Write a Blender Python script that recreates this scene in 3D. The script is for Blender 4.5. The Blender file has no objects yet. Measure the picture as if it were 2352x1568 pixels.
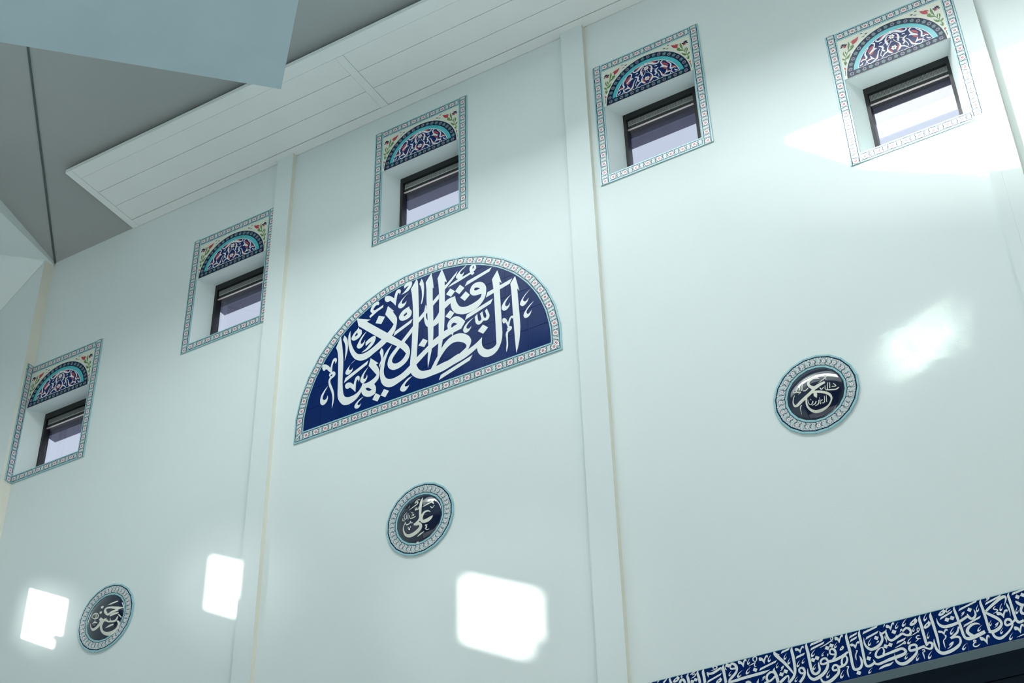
import bpy, math, random
from mathutils import Vector, Matrix
from mathutils.geometry import tessellate_polygon

scene = bpy.context.scene
# ------------------------------------------------------------------ camera
cd = bpy.data.cameras.new('camera'); cam = bpy.data.objects.new('camera', cd)
scene.collection.objects.link(cam)
F_PX = 3556.72
cd.sensor_fit = 'HORIZONTAL'; cd.sensor_width = 36.0; cd.lens = 36.0 * F_PX / 2352.0
cd.clip_start = 0.05; cd.clip_end = 200
YAW, PIT, ROL = -0.513297947, 0.631044614, -0.027394501
_f = Vector((math.sin(YAW)*math.cos(PIT), math.cos(YAW)*math.cos(PIT), math.sin(PIT)))
_r0 = Vector((math.cos(YAW), -math.sin(YAW), 0)); _u0 = _r0.cross(_f)
_r = math.cos(ROL)*_r0 + math.sin(ROL)*_u0; _u = -math.sin(ROL)*_r0 + math.cos(ROL)*_u0
cam.matrix_world = Matrix(((_r.x, _u.x, -_f.x, 5.8353), (_r.y, _u.y, -_f.y, -8.7325), (_r.z, _u.z, -_f.z, 1.6), (0, 0, 0, 1)))
scene.camera = cam
# ------------------------------------------------------------------ world, sun, exposure
world = bpy.data.worlds.new('world'); scene.world = world; world.use_nodes = True
bg = world.node_tree.nodes['Background']
bg.inputs[0].default_value = (0.86, 0.94, 1.0, 1); bg.inputs[1].default_value = 0.85
SUN = Vector((1.0, 0.952, -0.5)).normalized()          # travel direction of the sunlight
def sun(name, angle, strength, col):
    l = bpy.data.lights.new(name, 'SUN'); l.angle = math.radians(angle); l.energy = strength; l.color = col
    o = bpy.data.objects.new(name, l); scene.collection.objects.link(o)
    o.rotation_euler = SUN.to_track_quat('-Z', 'Y').to_euler(); o.location = (-12, -12, 16)
sun('sun_disc', 0.9, 15.0, (1.0, 0.97, 0.92))
sun('sun_aureole', 10.0, 3.0, (1.0, 0.98, 0.95))        # bright haze round the sun
def area(name, loc, target, sx, sy, power, col, spread=180):
    l = bpy.data.lights.new(name, 'AREA'); l.shape = 'RECTANGLE'; l.size = sx; l.size_y = sy; l.energy = power; l.color = col; l.spread = math.radians(spread)
    o = bpy.data.objects.new(name, l); scene.collection.objects.link(o); o.location = loc
    o.rotation_euler = (Vector(target)-Vector(loc)).to_track_quat('-Z', 'Y').to_euler()
area('clerestory_daylight', (2.2, -5.12, 14.85), (2.2, 0.0, 11.5), 8.8, 2.2, 740, (0.95, 0.975, 1.0))   # lamp added in the unseen roof bay, standing in for high daylight
area('window_glint', (9.06, -4.72, 10.17), (4.09, 0.0, 7.69), 0.40, 0.34, 0.55, (1.0, 0.97, 0.9), 1.8)   # narrow lamp added in place of sun mirrored by a pane across the hall
vs = scene.view_settings
vs.view_transform = 'Standard'; vs.look = 'None'; vs.gamma = 1.0; vs.use_curve_mapping = False
vs.exposure = 0.14

try:                                                    # keep the light paths short: the hall is pale and bounces a lot
    cy = scene.cycles; cy.max_bounces = 5; cy.diffuse_bounces = 3; cy.glossy_bounces = 3; cy.transmission_bounces = 3; cy.transparent_max_bounces = 8; cy.adaptive_threshold = 0.025
except Exception:
    pass
# ------------------------------------------------------------------ helpers
C = scene.collection
def mat(name, col, rough=0.6, spec=0.4, var=0.0, vscale=3.0, bump=0.0, bscale=60.0, coat=0.0, metal=0.0):
    m = bpy.data.materials.new(name); m.use_nodes = True
    nt = m.node_tree; b = nt.nodes['Principled BSDF']
    b.inputs['Base Color'].default_value = (*col, 1); b.inputs['Roughness'].default_value = rough
    b.inputs['Specular IOR Level'].default_value = spec; b.inputs['Coat Weight'].default_value = coat
    b.inputs['Coat Roughness'].default_value = 0.04; b.inputs['Metallic'].default_value = metal
    tc = nt.nodes.new('ShaderNodeTexCoord')
    if var > 0:
        n = nt.nodes.new('ShaderNodeTexNoise'); n.inputs['Scale'].default_value = vscale; n.inputs['Detail'].default_value = 5
        nt.links.new(tc.outputs['Object'], n.inputs['Vector'])
        r = nt.nodes.new('ShaderNodeValToRGB')
        r.color_ramp.elements[0].position = 0.3; r.color_ramp.elements[1].position = 0.7
        r.color_ramp.elements[0].color = (*[max(0, c*(1-var)) for c in col], 1)
        r.color_ramp.elements[1].color = (*[min(1, c*(1+var)) for c in col], 1)
        nt.links.new(n.outputs['Fac'], r.inputs['Fac']); nt.links.new(r.outputs['Color'], b.inputs['Base Color'])
    if bump > 0:
        n2 = nt.nodes.new('ShaderNodeTexNoise'); n2.inputs['Scale'].default_value = bscale; n2.inputs['Detail'].default_value = 3
        nt.links.new(tc.outputs['Object'], n2.inputs['Vector'])
        bp = nt.nodes.new('ShaderNodeBump'); bp.inputs['Strength'].default_value = bump; bp.inputs['Distance'].default_value = 0.004
        nt.links.new(n2.outputs['Fac'], bp.inputs['Height']); nt.links.new(bp.outputs['Normal'], b.inputs['Normal'])
    return m
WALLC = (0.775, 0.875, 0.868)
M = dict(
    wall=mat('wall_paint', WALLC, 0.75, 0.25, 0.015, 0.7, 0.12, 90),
    wall3=mat('right_wall_paint', (0.46, 0.48, 0.46), 0.8, 0.2, 0.02, 0.7),  # unseen right wall, toned grey to limit bounced light
    wall2=mat('far_wall_paint', (0.20, 0.22, 0.22), 0.8, 0.2, 0.02, 0.7),  # unseen back wall, set dark to cut bounced light
    pil=mat('pilaster_paint', WALLC, 0.75, 0.25, 0.012, 0.9, 0.1, 90),
    cream=mat('cream_edge_paint', (0.85, 0.86, 0.75), 0.7, 0.25, 0.02, 2, 0.1, 80),  # warmer light on the right-hand returns, put into the colour
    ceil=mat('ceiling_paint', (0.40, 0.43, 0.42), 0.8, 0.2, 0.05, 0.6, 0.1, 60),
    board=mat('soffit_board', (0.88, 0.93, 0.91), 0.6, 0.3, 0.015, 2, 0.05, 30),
    seam=mat('dark_seam', (0.10, 0.13, 0.13), 0.8, 0.2, 0.05, 5),
    canopy=mat('canopy_paint', (0.45, 0.60, 0.66), 0.7, 0.25, 0.05, 1.2, 0.1, 70),
    floor=mat('carpet', (0.76, 0.79, 0.81), 0.95, 0.1, 0.12, 6, 0.3, 200),
    navy=mat('navy_glaze', (0.002, 0.020, 0.125), 0.16, 0.16, 0.10, 4, 0.03, 20),
    navyline=mat('navy_outline_glaze', (0.003, 0.012, 0.050), 0.25, 0.2, 0.05, 9),
    white=mat('white_glaze', (0.74, 0.83, 0.81), 0.28, 0.45, 0.02, 8),
    aqua=mat('aqua_rim_glaze', (0.33, 0.62, 0.66), 0.25, 0.5, 0.05, 9),
    field=mat('pale_field_glaze', (0.47, 0.62, 0.62), 0.28, 0.45, 0.04, 12),
    petal=mat('petal_white_glaze', (0.76, 0.79, 0.81), 0.28, 0.45, 0.02, 10),
    leaf=mat('leaf_aqua_glaze', (0.36, 0.60, 0.58), 0.28, 0.45, 0.04, 12),
    red=mat('red_glaze', (0.48, 0.035, 0.045), 0.3, 0.45, 0.08, 12),
    dim=mat('dusty_blue_glaze', (0.25, 0.38, 0.46), 0.28, 0.4, 0.06, 12),
    teal=mat('deep_teal_glaze', (0.03, 0.25, 0.28), 0.28, 0.4, 0.06, 12),
    turq=mat('turquoise_glaze', (0.06, 0.50, 0.56), 0.22, 0.5, 0.08, 8),
    green=mat('leaf_green_glaze', (0.10, 0.24, 0.05), 0.3, 0.45, 0.15, 15),
    gold=mat('ochre_glaze', (0.55, 0.30, 0.08), 0.3, 0.45, 0.05, 12),
    ivory=mat('ivory_glaze', (0.74, 0.79, 0.68), 0.28, 0.45, 0.02, 10),
    script=mat('script_white', (0.80, 0.87, 0.85), 0.35, 0.4, 0.015, 6),
    grout=mat('grout', (0.16, 0.19, 0.36), 0.8, 0.2, 0.1, 30),
    plate=mat('plate_glaze', (0.003, 0.010, 0.040), 0.05, 0.6, 0.08, 5, coat=0.6),
    relief=mat('cream_relief', (0.78, 0.80, 0.70), 0.3, 0.45, 0.02, 8),
    frame=mat('black_window_frame', (0.012, 0.014, 0.016), 0.4, 0.4, 0.05, 10),
    vent=mat('grey_vent', (0.40, 0.43, 0.41), 0.5, 0.4, 0.03, 10),
    ventdark=mat('vent_slot', (0.16, 0.17, 0.17), 0.6, 0.3, 0.03, 10),
    bead=mat('pale_bead', (0.75, 0.66, 0.60), 0.3, 0.5, 0.03, 10, metal=0.3),  # bright highlight along the sash edge, put in as a pale strip
    shutter=mat('violet_shutter_box', (0.16, 0.15, 0.21), 0.6, 0.3, 0.08, 6),
    darkglaze=mat('dark_blue_glazing', (0.006, 0.018, 0.035), 0.25, 0.4, 0.1, 3),
    darkbar=mat('dark_mullion', (0.004, 0.011, 0.022), 0.45, 0.25, 0.05, 8),
    ledge=mat('grey_lintel', (0.27, 0.38, 0.42), 0.6, 0.3, 0.04, 5, 0.1, 80),
)
def glass():
    m = bpy.data.materials.new('window_glass'); m.use_nodes = True; nt = m.node_tree
    nt.nodes.remove(nt.nodes['Principled BSDF']); out = nt.nodes['Material Output']
    t = nt.nodes.new('ShaderNodeBsdfTransparent'); t.inputs[0].default_value = (0.86, 0.87, 0.94, 1)
    g = nt.nodes.new('ShaderNodeBsdfGlossy'); g.inputs['Roughness'].default_value = 0.02
    lw = nt.nodes.new('ShaderNodeLayerWeight'); lw.inputs['Blend'].default_value = 0.12
    fr = nt.nodes.new('ShaderNodeMath'); fr.operation = 'MULTIPLY'; fr.inputs[1].default_value = 0.6
    nt.links.new(lw.outputs['Facing'], fr.inputs[0])
    mx = nt.nodes.new('ShaderNodeMixShader')
    nt.links.new(fr.outputs[0], mx.inputs[0]); nt.links.new(t.outputs[0], mx.inputs[1]); nt.links.new(g.outputs[0], mx.inputs[2])
    nt.links.new(mx.outputs[0], out.inputs[0]); return m
M['glass'] = glass()

class MB:
    """collects faces; panel coordinates are (u, v, h): u right, v up, h out of the wall (towards -Y)"""
    def __init__(s): s.v = []; s.f = []; s.mi = []; s.mats = []
    def m(s, name):
        if name not in s.mats: s.mats.append(name)
        return s.mats.index(name)
    def face(s, pts, mat):
        i = len(s.v); s.v += [tuple(p) for p in pts]; s.f.append(tuple(range(i, i+len(pts)))); s.mi.append(s.m(mat))
    def box(s, x0, x1, y0, y1, z0, z1, mat):
        if x0 > x1: x0, x1 = x1, x0
        if y0 > y1: y0, y1 = y1, y0
        p = [(x0,y0,z0),(x1,y0,z0),(x1,y1,z0),(x0,y1,z0),(x0,y0,z1),(x1,y0,z1),(x1,y1,z1),(x0,y1,z1)]
        i = len(s.v); s.v += p; k = s.m(mat)
        for f in ((0,3,2,1),(4,5,6,7),(0,1,5,4),(1,2,6,5),(2,3,7,6),(3,0,4,7)):
            s.f.append(tuple(i+a for a in f)); s.mi.append(k)
    def prism(s, loop, h0, h1, mat):
        """convex/concave polygon slab in panel coordinates from height h0 to h1"""
        s.flat([loop], h1, mat); n = len(loop); a = parea(loop)
        for i in range(n):
            p, q = loop[i], loop[(i+1) % n]
            if a < 0: p, q = q, p
            s.face([(p[0],-h0,p[1]),(q[0],-h0,q[1]),(q[0],-h1,q[1]),(p[0],-h1,p[1])], mat)
    def flat(s, loops, h, mat, hf=None):
        if len(loops) == 1 and len(loops[0]) <= 4 and convex(loops[0]):
            L = loops[0] if parea(loops[0]) > 0 else loops[0][::-1]
            s.face([(p[0], -(h if hf is None else hf(p)), p[1]) for p in L], mat); return
        pts = [p for l in loops for p in l]
        tr = tessellate_polygon([[Vector((p[0], p[1], 0)) for p in l] for l in loops])
        i = len(s.v); s.v += [(p[0], -(h if hf is None else hf(p)), p[1]) for p in pts]; k = s.m(mat)
        for t in tr:
            a, b, c = [pts[j] for j in t]
            cr = (b[0]-a[0])*(c[1]-a[1])-(b[1]-a[1])*(c[0]-a[0])
            if abs(cr) < 1e-12: continue
            s.f.append(tuple(i+j for j in (t if cr > 0 else t[::-1]))); s.mi.append(k)
    def build(s, name, parent=None, smooth=False):
        me = bpy.data.meshes.new(name); me.from_pydata(s.v, [], s.f)
        for n in s.mats: me.materials.append(M[n])
        me.polygons.foreach_set('material_index', s.mi)
        if smooth: me.polygons.foreach_set('use_smooth', [True]*len(s.f))
        me.update(); o = bpy.data.objects.new(name, me); C.objects.link(o); o.parent = parent
        return o
def parea(l): return sum(l[i][0]*l[(i+1)%len(l)][1]-l[(i+1)%len(l)][0]*l[i][1] for i in range(len(l)))/2
def convex(l):
    sg = 0
    for i in range(len(l)):
        a, b, c = l[i], l[(i+1)%len(l)], l[(i+2)%len(l)]
        cr = (b[0]-a[0])*(c[1]-b[1])-(b[1]-a[1])*(c[0]-b[0])
        if cr*sg < 0: return False
        if abs(cr) > 1e-12: sg = cr
    return True
def smooth_loop(pts, n=4, k=0.001):
    """closed outline; points flagged 1 are sharp corners"""
    N = len(pts); out = []
    for i in range(N):
        p1, p2 = pts[i], pts[(i+1)%N]; a, b = pts[i-1], pts[(i+2)%N]
        if p1[2] and p2[2]: out.append((p1[0]*k, p1[1]*k)); continue
        d = math.hypot(p2[0]-p1[0], p2[1]-p1[1])
        def tan(pm, pp):
            tx, ty = (pp[0]-pm[0]), (pp[1]-pm[1]); l = math.hypot(tx, ty) or 1
            return tx/l*d, ty/l*d
        t1 = (p2[0]-p1[0], p2[1]-p1[1]) if p1[2] else tan(a, p2)
        t2 = (p2[0]-p1[0], p2[1]-p1[1]) if p2[2] else tan(p1, b)
        for j in range(n):
            t = j/n; h1 = 2*t**3-3*t*t+1; h2 = t**3-2*t*t+t; h3 = -2*t**3+3*t*t; h4 = t**3-t*t
            out.append(((h1*p1[0]+h2*t1[0]+h3*p2[0]+h4*t2[0])*k, (h1*p1[1]+h2*t1[1]+h3*p2[1]+h4*t2[1])*k))
    return out
def ribbon(mb, pts, h, mat, n=4, k=0.001, f=None, hf=None):
    """pen stroke through (u, v, width)"""
    f = f or (lambda u, v: (u, v)); P = []
    for i in range(len(pts)-1):
        p0 = pts[max(i-1,0)]; p1 = pts[i]; p2 = pts[i+1]; p3 = pts[min(i+2,len(pts)-1)]
        for j in range(n):
            t = j/n
            P.append([.5*(2*p1[c]+(-p0[c]+p2[c])*t+(2*p0[c]-5*p1[c]+4*p2[c]-p3[c])*t*t+(-p0[c]+3*p1[c]-3*p2[c]+p3[c])*t**3)*k for c in range(3)])
    P.append([c*k for c in pts[-1]])
    L, R = [], []
    for i, (x, y, w) in enumerate(P):
        a = P[max(i-1,0)]; b = P[min(i+1,len(P)-1)]; dx, dy = b[0]-a[0], b[1]-a[1]; l = math.hypot(dx, dy) or 1
        w = max(w, 0.0004)/2; L.append(f(x-dy/l*w, y+dx/l*w)); R.append(f(x+dy/l*w, y-dx/l*w))
    for i in range(len(P)-1):
        q = [R[i], R[i+1], L[i+1], L[i]]
        mb.face([(p[0], -(h if hf is None else hf(p)), p[1]) for p in q], mat)
def lobed(cx, cy, r, k, n=24, d=0.18, ph=0.0):
    return [(cx+r*(1+d*math.cos(k*(2*math.pi*i/n)+ph))*math.cos(2*math.pi*i/n), cy+r*(1+d*math.cos(k*(2*math.pi*i/n)+ph))*math.sin(2*math.pi*i/n)) for i in range(n)]
def empty(name, loc, label, cat=None, group=None, kind=None):
    o = bpy.data.objects.new(name, None); C.objects.link(o); o.location = loc; o.empty_display_size = 0.1
    tag(o, label, cat, group, kind); return o
def tag(o, label=None, cat=None, group=None, kind=None):
    for k, v in (('label', label), ('category', cat), ('group', group), ('kind', kind)):
        if v: o[k] = v
    return o
def copy(o, parent, loc=(0,0,0), rot=(0,0,0)):
    c = o.copy(); C.objects.link(c); c.parent = parent; c.location = loc; c.rotation_euler = rot; return c

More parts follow.
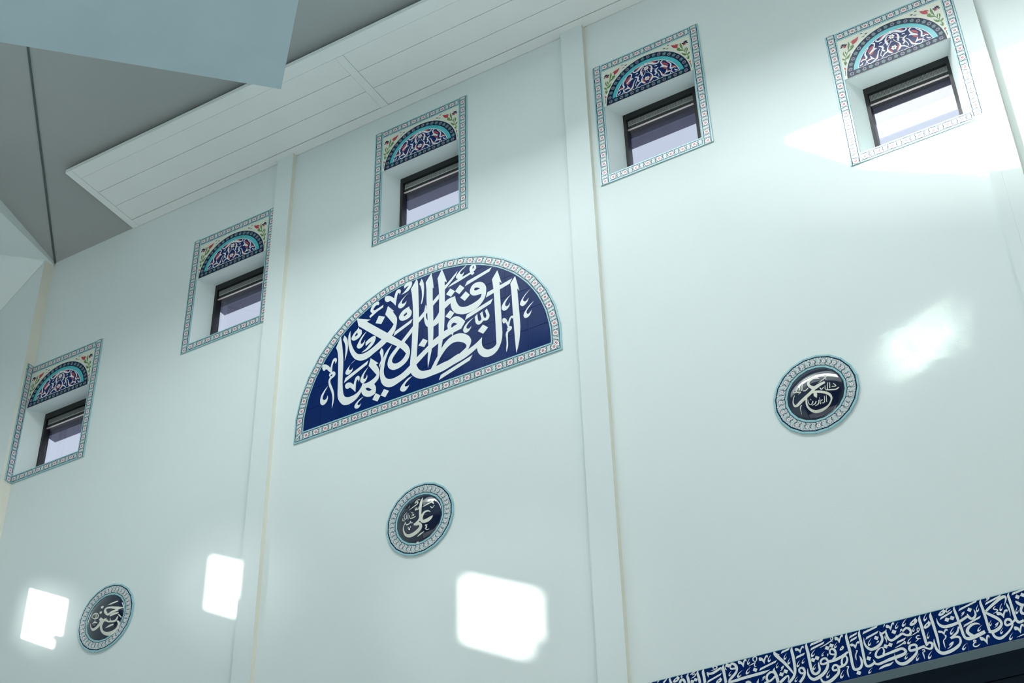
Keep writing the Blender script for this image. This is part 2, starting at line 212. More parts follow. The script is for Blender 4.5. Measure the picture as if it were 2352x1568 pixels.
# ------------------------------------------------------------------ outlines of lettering and ornament (millimetres)
LUN=[[[[-1042,702,0],[-1036,723,0],[-1008,721,0],[-978,696,0],[-952,663,1],[-946,694,0],[-935,732,0],[-920,750,0],[-898,747,0],[-888,728,0],[-889,710,0],[-900,685,1],[-906,712,0],[-911,721,0],[-922,708,0],[-932,670,0],[-931,613,1],[-912,611,0],[-897,591,0],[-897,568,0],[-909,554,0],[-932,544,0],[-943,534,0],[-944,511,0],[-927,463,0],[-908,415,0],[-897,361,0],[-896,319,0],[-902,272,0],[-914,231,1],[-914,276,0],[-912,320,0],[-917,363,0],[-934,420,0],[-956,474,0],[-965,514,0],[-963,541,0],[-951,565,1],[-962,587,0],[-958,605,0],[-945,609,1],[-965,630,0],[-988,660,1],[-1002,665,0],[-1016,656,0],[-1033,670,0]],[[-947,573,0],[-942,585,0],[-927,585,0],[-933,572,0]]],[[[-966,480,1],[-1001,449,0],[-1031,409,0],[-1042,363,0],[-1037,324,0],[-1020,301,0],[-999,297,0],[-974,313,0],[-962,343,0],[-961,365,0],[-966,381,1],[-974,356,0],[-988,345,0],[-1004,348,0],[-1016,363,0],[-1016,385,0],[-999,425,0]]],[[[-857,962,1],[-904,858,1],[-885,808,0],[-874,728,0],[-869,632,0],[-865,514,0],[-862,421,0],[-860,347,0],[-851,303,0],[-823,252,0],[-790,220,0],[-743,208,0],[-698,217,0],[-654,241,0],[-624,275,0],[-613,292,1],[-601,371,1],[-620,335,0],[-648,302,0],[-688,285,0],[-738,283,0],[-770,294,0],[-792,318,0],[-804,363,0],[-812,426,0],[-816,519,0],[-816,612,0],[-819,707,0],[-828,786,0],[-839,861,0]]],[[[-530,606,1],[-448,522,1],[-473,518,1],[-451,484,0],[-436,438,0],[-434,391,0],[-446,355,0],[-484,321,1],[-469,296,0],[-463,262,0],[-471,224,0],[-500,210,0],[-540,213,0],[-582,237,0],[-606,269,0],[-613,292,0],[-613,330,0],[-605,373,1],[-569,361,0],[-524,368,0],[-484,387,0],[-462,408,1],[-486,442,0],[-548,532,1]],[[-573,309,1],[-548,309,0],[-504,272,1],[-529,269,0],[-556,285,0]]],[[[-785,407,0],[-782,428,0],[-759,436,0],[-726,424,0],[-697,393,1],[-690,427,0],[-678,459,0],[-655,470,0],[-638,453,0],[-637,425,0],[-645,403,1],[-651,426,0],[-660,432,0],[-671,406,0],[-673,366,0],[-674,309,1],[-704,348,0],[-733,378,1],[-747,373,0],[-765,376,0],[-780,389,0]]],[[[-686,651,1],[-736,619,0],[-771,586,0],[-788,558,0],[-785,535,0],[-763,520,0],[-740,526,0],[-718,548,0],[-713,578,1],[-726,562,0],[-744,562,0],[-754,577,0],[-744,609,0],[-718,636,0]]],[[[-553,592,1],[-565,554,1],[-799,448,1],[-787,495,1]]],[[[-548,525,1],[-592,487,0],[-622,443,0],[-629,409,0],[-615,381,0],[-592,372,0],[-570,391,0],[-557,419,0],[-561,447,1],[-571,419,0],[-589,412,0],[-598,425,0],[-591,459,0],[-569,497,0]]],[[[-421,670,1],[-440,633,1],[-428,595,0],[-421,547,0],[-438,503,0],[-439,471,1],[-420,510,0],[-404,559,0],[-399,612,0],[-404,642,0]]],[[[-382,234,1],[-331,197,1],[-366,146,1],[-414,181,1]]],[[[-465,223,1],[-415,181,1],[-444,131,1],[-497,169,1]]],[[[-586,234,1],[-635,216,0],[-670,184,0],[-678,160,0],[-663,139,0],[-645,134,0],[-623,145,0],[-611,176,1],[-624,165,0],[-640,166,0],[-647,180,0],[-630,201,0]]],[[[-98,263,1],[-146,253,0],[-189,220,0],[-215,189,0],[-219,164,0],[-196,140,0],[-170,137,0],[-144,159,0],[-128,187,1],[-144,177,0],[-166,180,0],[-175,192,0],[-163,214,0],[-137,236,0]]],[[[-822,960,1],[-832,916,1],[-808,859,0],[-800,784,0],[-803,678,1],[-780,768,0],[-776,837,0],[-784,897,0],[-800,932,0]]],[[[-757,983,1],[-774,946,0],[-776,880,0],[-765,805,0],[-741,734,0],[-701,667,0],[-653,628,0],[-602,613,0],[-547,622,0],[-493,648,0],[-421,681,0],[-368,714,0],[-319,756,0],[-288,803,0],[-272,863,0],[-270,924,0],[-283,958,0],[-317,1019,1],[-303,1018,1],[-368,1097,1],[-394,1017,1],[-347,945,0],[-302,875,1],[-326,842,0],[-366,805,0],[-422,764,0],[-496,719,0],[-559,692,0],[-614,685,0],[-661,698,0],[-695,735,0],[-725,794,0],[-745,858,0],[-754,924,0]]],[[[-694,1093,1],[-544,1021,1],[-588,1017,1],[-366,808,1],[-217,663,0],[-185,637,0],[-148,585,0],[-130,532,0],[-133,483,0],[-158,434,0],[-207,402,0],[-260,390,0],[-300,397,0],[-337,428,0],[-353,466,0],[-350,511,0],[-331,554,0],[-301,589,0],[-260,626,1],[-363,710,1],[-424,764,1],[-674,1003,1]],[[-231,601,1],[-201,564,0],[-168,517,1],[-191,482,0],[-226,457,0],[-266,451,0],[-293,462,0],[-308,486,0],[-303,516,0],[-277,552,0]]],[[[-219,664,1],[-94,788,1],[-93,731,1],[-187,638,1]]],[[[-461,1030,1],[-395,992,1],[-432,929,1],[-493,962,1]]],[[[-462,1174,0],[-464,1153,0],[-472,1149,1],[-485,1157,0],[-501,1151,0],[-515,1135,0],[-521,1120,0],[-509,1108,0],[-486,1111,0],[-417,1131,1],[-420,1104,1],[-480,1082,1],[-553,1041,1],[-561,1066,1],[-531,1086,1],[-548,1105,0],[-552,1125,0],[-541,1155,0],[-516,1184,0],[-489,1192,0],[-470,1187,0]]],[[[-673,991,1],[-661,966,0],[-639,946,0],[-634,915,0],[-646,886,0],[-673,868,0],[-710,861,0],[-734,875,0],[-742,895,0],[-731,925,0],[-709,950,0],[-682,972,0]],[[-685,940,1],[-677,913,1],[-700,900,1],[-707,913,1]]],[[[-147,1005,1],[-142,979,0],[-123,948,0],[-120,918,0],[-133,890,0],[-167,875,0],[-208,875,0],[-238,894,0],[-250,927,0],[-239,956,0],[-206,986,0]],[[-171,953,1],[-166,929,1],[-195,915,1],[-204,932,1]]],[[[-584,912,1],[-631,876,0],[-666,823,0],[-681,786,0],[-668,762,0],[-649,753,0],[-622,763,0],[-600,797,0],[-597,827,1],[-610,806,0],[-628,794,0],[-640,803,0],[-639,831,0],[-612,873,0]]],[[[-591,794,1],[-555,818,0],[-509,831,0],[-490,823,0],[-485,800,0],[-497,762,0],[-524,730,0],[-569,705,0],[-626,699,1],[-624,705,0],[-583,725,0],[-548,758,0],[-525,778,1],[-544,776,0],[-587,755,1]]],[[[-109,857,1],[-124,818,1],[-301,747,1],[-288,791,1]]],[[[-312,665,1],[-356,628,0],[-391,577,0],[-416,522,0],[-428,458,0],[-427,389,0],[-414,320,0],[-385,269,0],[-344,239,0],[-300,229,0],[-251,240,0],[-181,266,0],[-116,298,1],[-100,366,1],[-122,381,1],[-183,339,0],[-218,322,0],[-266,311,0],[-315,311,0],[-356,331,0],[-382,372,0],[-390,421,0],[-387,456,0],[-375,525,0],[-357,578,0],[-333,629,0]]],[[[-74,1273,1],[-133,1185,1],[-122,1125,0],[-107,956,0],[-104,776,0],[-110,709,0],[-114,548,0],[-123,437,0],[-126,382,0],[-116,304,0],[-102,272,0],[-71,238,0],[-27,207,0],[17,194,0],[82,194,0],[198,200,0],[296,225,0],[403,249,0],[466,274,0],[528,308,1],[576,397,1],[518,357,0],[433,320,1],[399,311,0],[339,314,0],[253,288,0],[202,283,0],[131,272,1],[81,262,0],[29,268,0],[-6,278,0],[-37,306,0],[-64,361,1],[-61,437,0],[-55,571,0],[-48,743,0],[-45,883,0],[-53,1077,0],[-62,1236,0]]],[[[81,261,1],[119,328,0],[147,371,1],[179,426,0],[210,469,0],[253,505,0],[305,523,0],[361,519,0],[404,498,0],[447,459,0],[470,413,0],[467,378,0],[454,348,0],[433,318,0],[399,297,1],[339,302,1],[399,337,1],[424,357,0],[420,383,0],[386,417,0],[339,442,0],[292,446,0],[244,424,0],[201,382,0],[167,336,0],[124,259,1]]],[[[183,1272,1],[139,1189,1],[148,1122,0],[156,1003,0],[157,828,0],[154,721,0],[155,577,0],[153,500,0],[149,438,0],[145,370,1],[182,428,1],[192,499,0],[205,585,0],[212,731,0],[214,918,0],[214,1032,0],[211,1129,1],[236,1105,1],[207,1203,0]]],[[[76,1274,1],[19,1195,1],[27,1119,0],[30,993,0],[36,909,0],[42,812,0],[46,712,0],[52,553,0],[53,448,0],[49,368,0],[53,284,1],[67,356,0],[79,410,0],[90,470,0],[100,553,0],[102,690,0],[100,789,0],[96,932,0],[93,967,0],[91,1112,1],[101,1098,1],[90,1199,0]]],[[[-53,835,1],[153,1014,1],[154,962,1],[-52,784,1]]],[[[209,1075,1],[249,1104,0],[342,1187,1],[320,1141,0],[267,1087,0],[209,1032,1]]],[[[22,954,1],[9,897,0],[5,833,0],[13,773,0],[29,727,0],[49,705,1],[105,690,1],[131,698,0],[158,713,1],[157,819,1],[135,785,0],[100,746,1],[42,780,1],[30,808,0],[25,853,0],[29,898,0],[33,930,1]]],[[[-63,433,1],[48,509,1],[102,550,1],[159,577,1],[159,500,1],[88,468,1],[48,447,1],[-67,359,1]]],[[[415,620,1],[376,561,1],[301,550,1],[288,518,1],[281,545,1],[235,532,0],[192,517,1],[203,600,1],[246,608,1],[239,641,0],[246,670,0],[267,695,0],[302,711,0],[341,702,0],[380,668,0]],[[279,611,1],[279,634,0],[292,650,0],[309,649,0],[340,623,1],[309,618,0],[287,608,0]]],[[[0,605,1],[47,566,1],[13,512,1],[-45,551,1]]],[[[584,520,1],[633,472,1],[586,426,1],[534,472,1]]],[[[499,628,1],[454,610,0],[410,577,0],[393,538,0],[404,511,0],[423,499,0],[449,507,0],[468,531,0],[474,551,1],[457,535,0],[440,535,0],[427,547,0],[430,569,0],[458,599,0]]],[[[483,254,1],[455,209,1],[160,124,1],[179,169,1]]],[[[575,396,1],[571,346,0],[577,308,0],[595,275,0],[624,253,0],[665,248,0],[697,262,0],[709,277,1],[707,360,0],[703,497,0],[699,635,0],[693,792,0],[686,888,0],[678,952,1],[731,1027,1],[771,871,1],[750,899,1],[752,790,0],[756,658,0],[759,565,0],[764,427,0],[766,369,0],[758,296,0],[740,245,0],[715,207,0],[673,181,0],[623,179,0],[581,198,0],[548,235,0],[531,272,0],[525,306,1]]],[[[899,895,1],[852,835,1],[860,746,0],[866,583,0],[873,420,0],[880,280,0],[887,158,0],[890,117,1],[908,172,0],[924,253,0],[933,352,0],[933,405,0],[927,543,0],[919,698,0],[915,758,1],[936,726,1]]],[[[871,882,1],[845,837,1],[615,786,1],[633,835,1]]],[[[684,749,1],[661,705,1],[411,634,1],[431,683,1]]],[[[678,1083,1],[655,1047,1],[411,989,1],[436,1033,1]]],[[[486,863,0],[466,890,0],[462,920,0],[478,961,0],[509,981,0],[557,977,0],[595,949,0],[618,902,0],[620,855,0],[611,802,0],[584,757,0],[541,719,0],[480,698,0],[415,698,0],[363,715,0],[315,750,0],[285,800,0],[274,842,0],[271,869,1],[210,830,1],[210,901,1],[249,922,0],[316,926,1],[324,878,0],[340,834,0],[364,796,0],[407,774,0],[459,771,0],[520,784,0],[563,808,0],[577,842,1],[546,847,0],[512,850,0]],[[504,921,0],[517,931,0],[539,923,0],[562,903,1],[543,903,0],[525,899,0],[508,908,0]]],[[[364,1027,1],[409,974,1],[357,929,1],[316,976,1]]],[[[269,1026,1],[316,976,1],[276,935,1],[226,980,1]]],[[[421,933,1],[462,878,1],[411,835,1],[367,888,1]]],[[[267,794,1],[309,752,1],[266,704,1],[220,749,1]]],[[[240,1046,1],[280,1072,0],[351,1095,0],[417,1107,0],[468,1118,1],[460,1145,0],[466,1176,0],[489,1189,0],[515,1177,0],[526,1150,0],[518,1125,0],[498,1111,1],[510,1092,1],[484,1078,1],[472,1097,1],[409,1080,0],[329,1061,0]],[[499,1174,0],[502,1156,0],[493,1143,0],[491,1161,0]]],[[[436,1214,1],[382,1187,0],[342,1156,0],[325,1130,0],[333,1104,0],[356,1094,0],[382,1101,0],[402,1131,0],[407,1151,1],[391,1135,0],[373,1136,0],[365,1149,0],[376,1168,0],[409,1191,0]]],[[[507,627,1],[531,652,1],[533,633,0],[537,595,0],[545,573,0],[560,569,0],[571,586,0],[557,642,1],[581,658,1],[591,601,0],[603,580,0],[614,582,0],[618,603,0],[604,653,1],[624,670,1],[638,628,0],[648,592,0],[641,562,0],[620,548,0],[590,558,1],[573,544,0],[551,534,0],[530,543,0],[515,567,0],[511,600,0]]],[[[859,723,1],[814,696,0],[775,652,0],[764,615,0],[774,591,0],[790,579,0],[816,585,0],[837,608,0],[845,639,1],[829,621,0],[812,616,0],[800,628,0],[802,654,0],[826,691,0]]],[[[1039,702,1],[994,672,0],[955,629,0],[937,590,0],[945,569,0],[965,556,0],[991,569,0],[1012,596,0],[1019,621,1],[1004,604,0],[987,595,0],[971,606,0],[967,624,0],[980,646,0],[1011,679,0]]],[[[1066,567,1],[1023,542,0],[989,506,0],[967,470,0],[970,442,0],[986,426,0],[1011,430,0],[1032,453,0],[1043,489,1],[1027,468,0],[1008,460,0],[996,472,0],[999,498,0],[1031,534,0]]],[[[769,493,0],[773,505,0],[792,503,0],[808,482,0],[822,445,1],[831,473,0],[844,495,0],[859,501,0],[871,491,0],[868,476,0],[864,466,1],[856,479,0],[847,471,0],[839,447,0],[831,405,1],[848,399,0],[856,385,0],[853,370,0],[838,358,0],[821,347,0],[817,326,0],[816,273,0],[816,216,0],[807,180,0],[800,159,1],[798,192,0],[802,235,0],[801,288,0],[797,334,0],[805,362,0],[818,373,1],[810,378,0],[812,393,0],[819,397,1],[811,422,0],[797,459,1],[791,453,0],[778,456,0],[769,475,0]]],[[[-148,1160,1],[-200,1128,0],[-240,1091,0],[-262,1057,0],[-252,1029,0],[-229,1017,0],[-202,1027,0],[-180,1052,0],[-176,1077,1],[-189,1063,0],[-207,1058,0],[-224,1067,0],[-222,1088,0],[-191,1129,0]]],[[[-405,1197,0],[-396,1213,0],[-368,1209,0],[-335,1188,0],[-305,1154,1],[-298,1192,0],[-285,1226,0],[-262,1237,0],[-243,1226,0],[-238,1202,0],[-248,1172,1],[-254,1194,0],[-261,1197,0],[-272,1177,0],[-280,1132,0],[-288,1069,1],[-314,1109,0],[-345,1146,1],[-361,1143,0],[-382,1147,0],[-399,1171,0]]],[[[-207,1250,1],[-171,1272,0],[-141,1274,0],[-124,1260,0],[-122,1237,0],[-133,1207,0],[-164,1176,0],[-230,1162,1],[-192,1193,0],[-170,1217,0],[-154,1235,1],[-174,1232,0],[-199,1220,1]]],[[[-24,1254,1],[-46,1205,1],[-29,1164,0],[-19,1102,0],[-18,1044,0],[-27,982,1],[-18,981,0],[-3,1037,0],[3,1112,0],[0,1186,0],[-10,1224,0]]]]
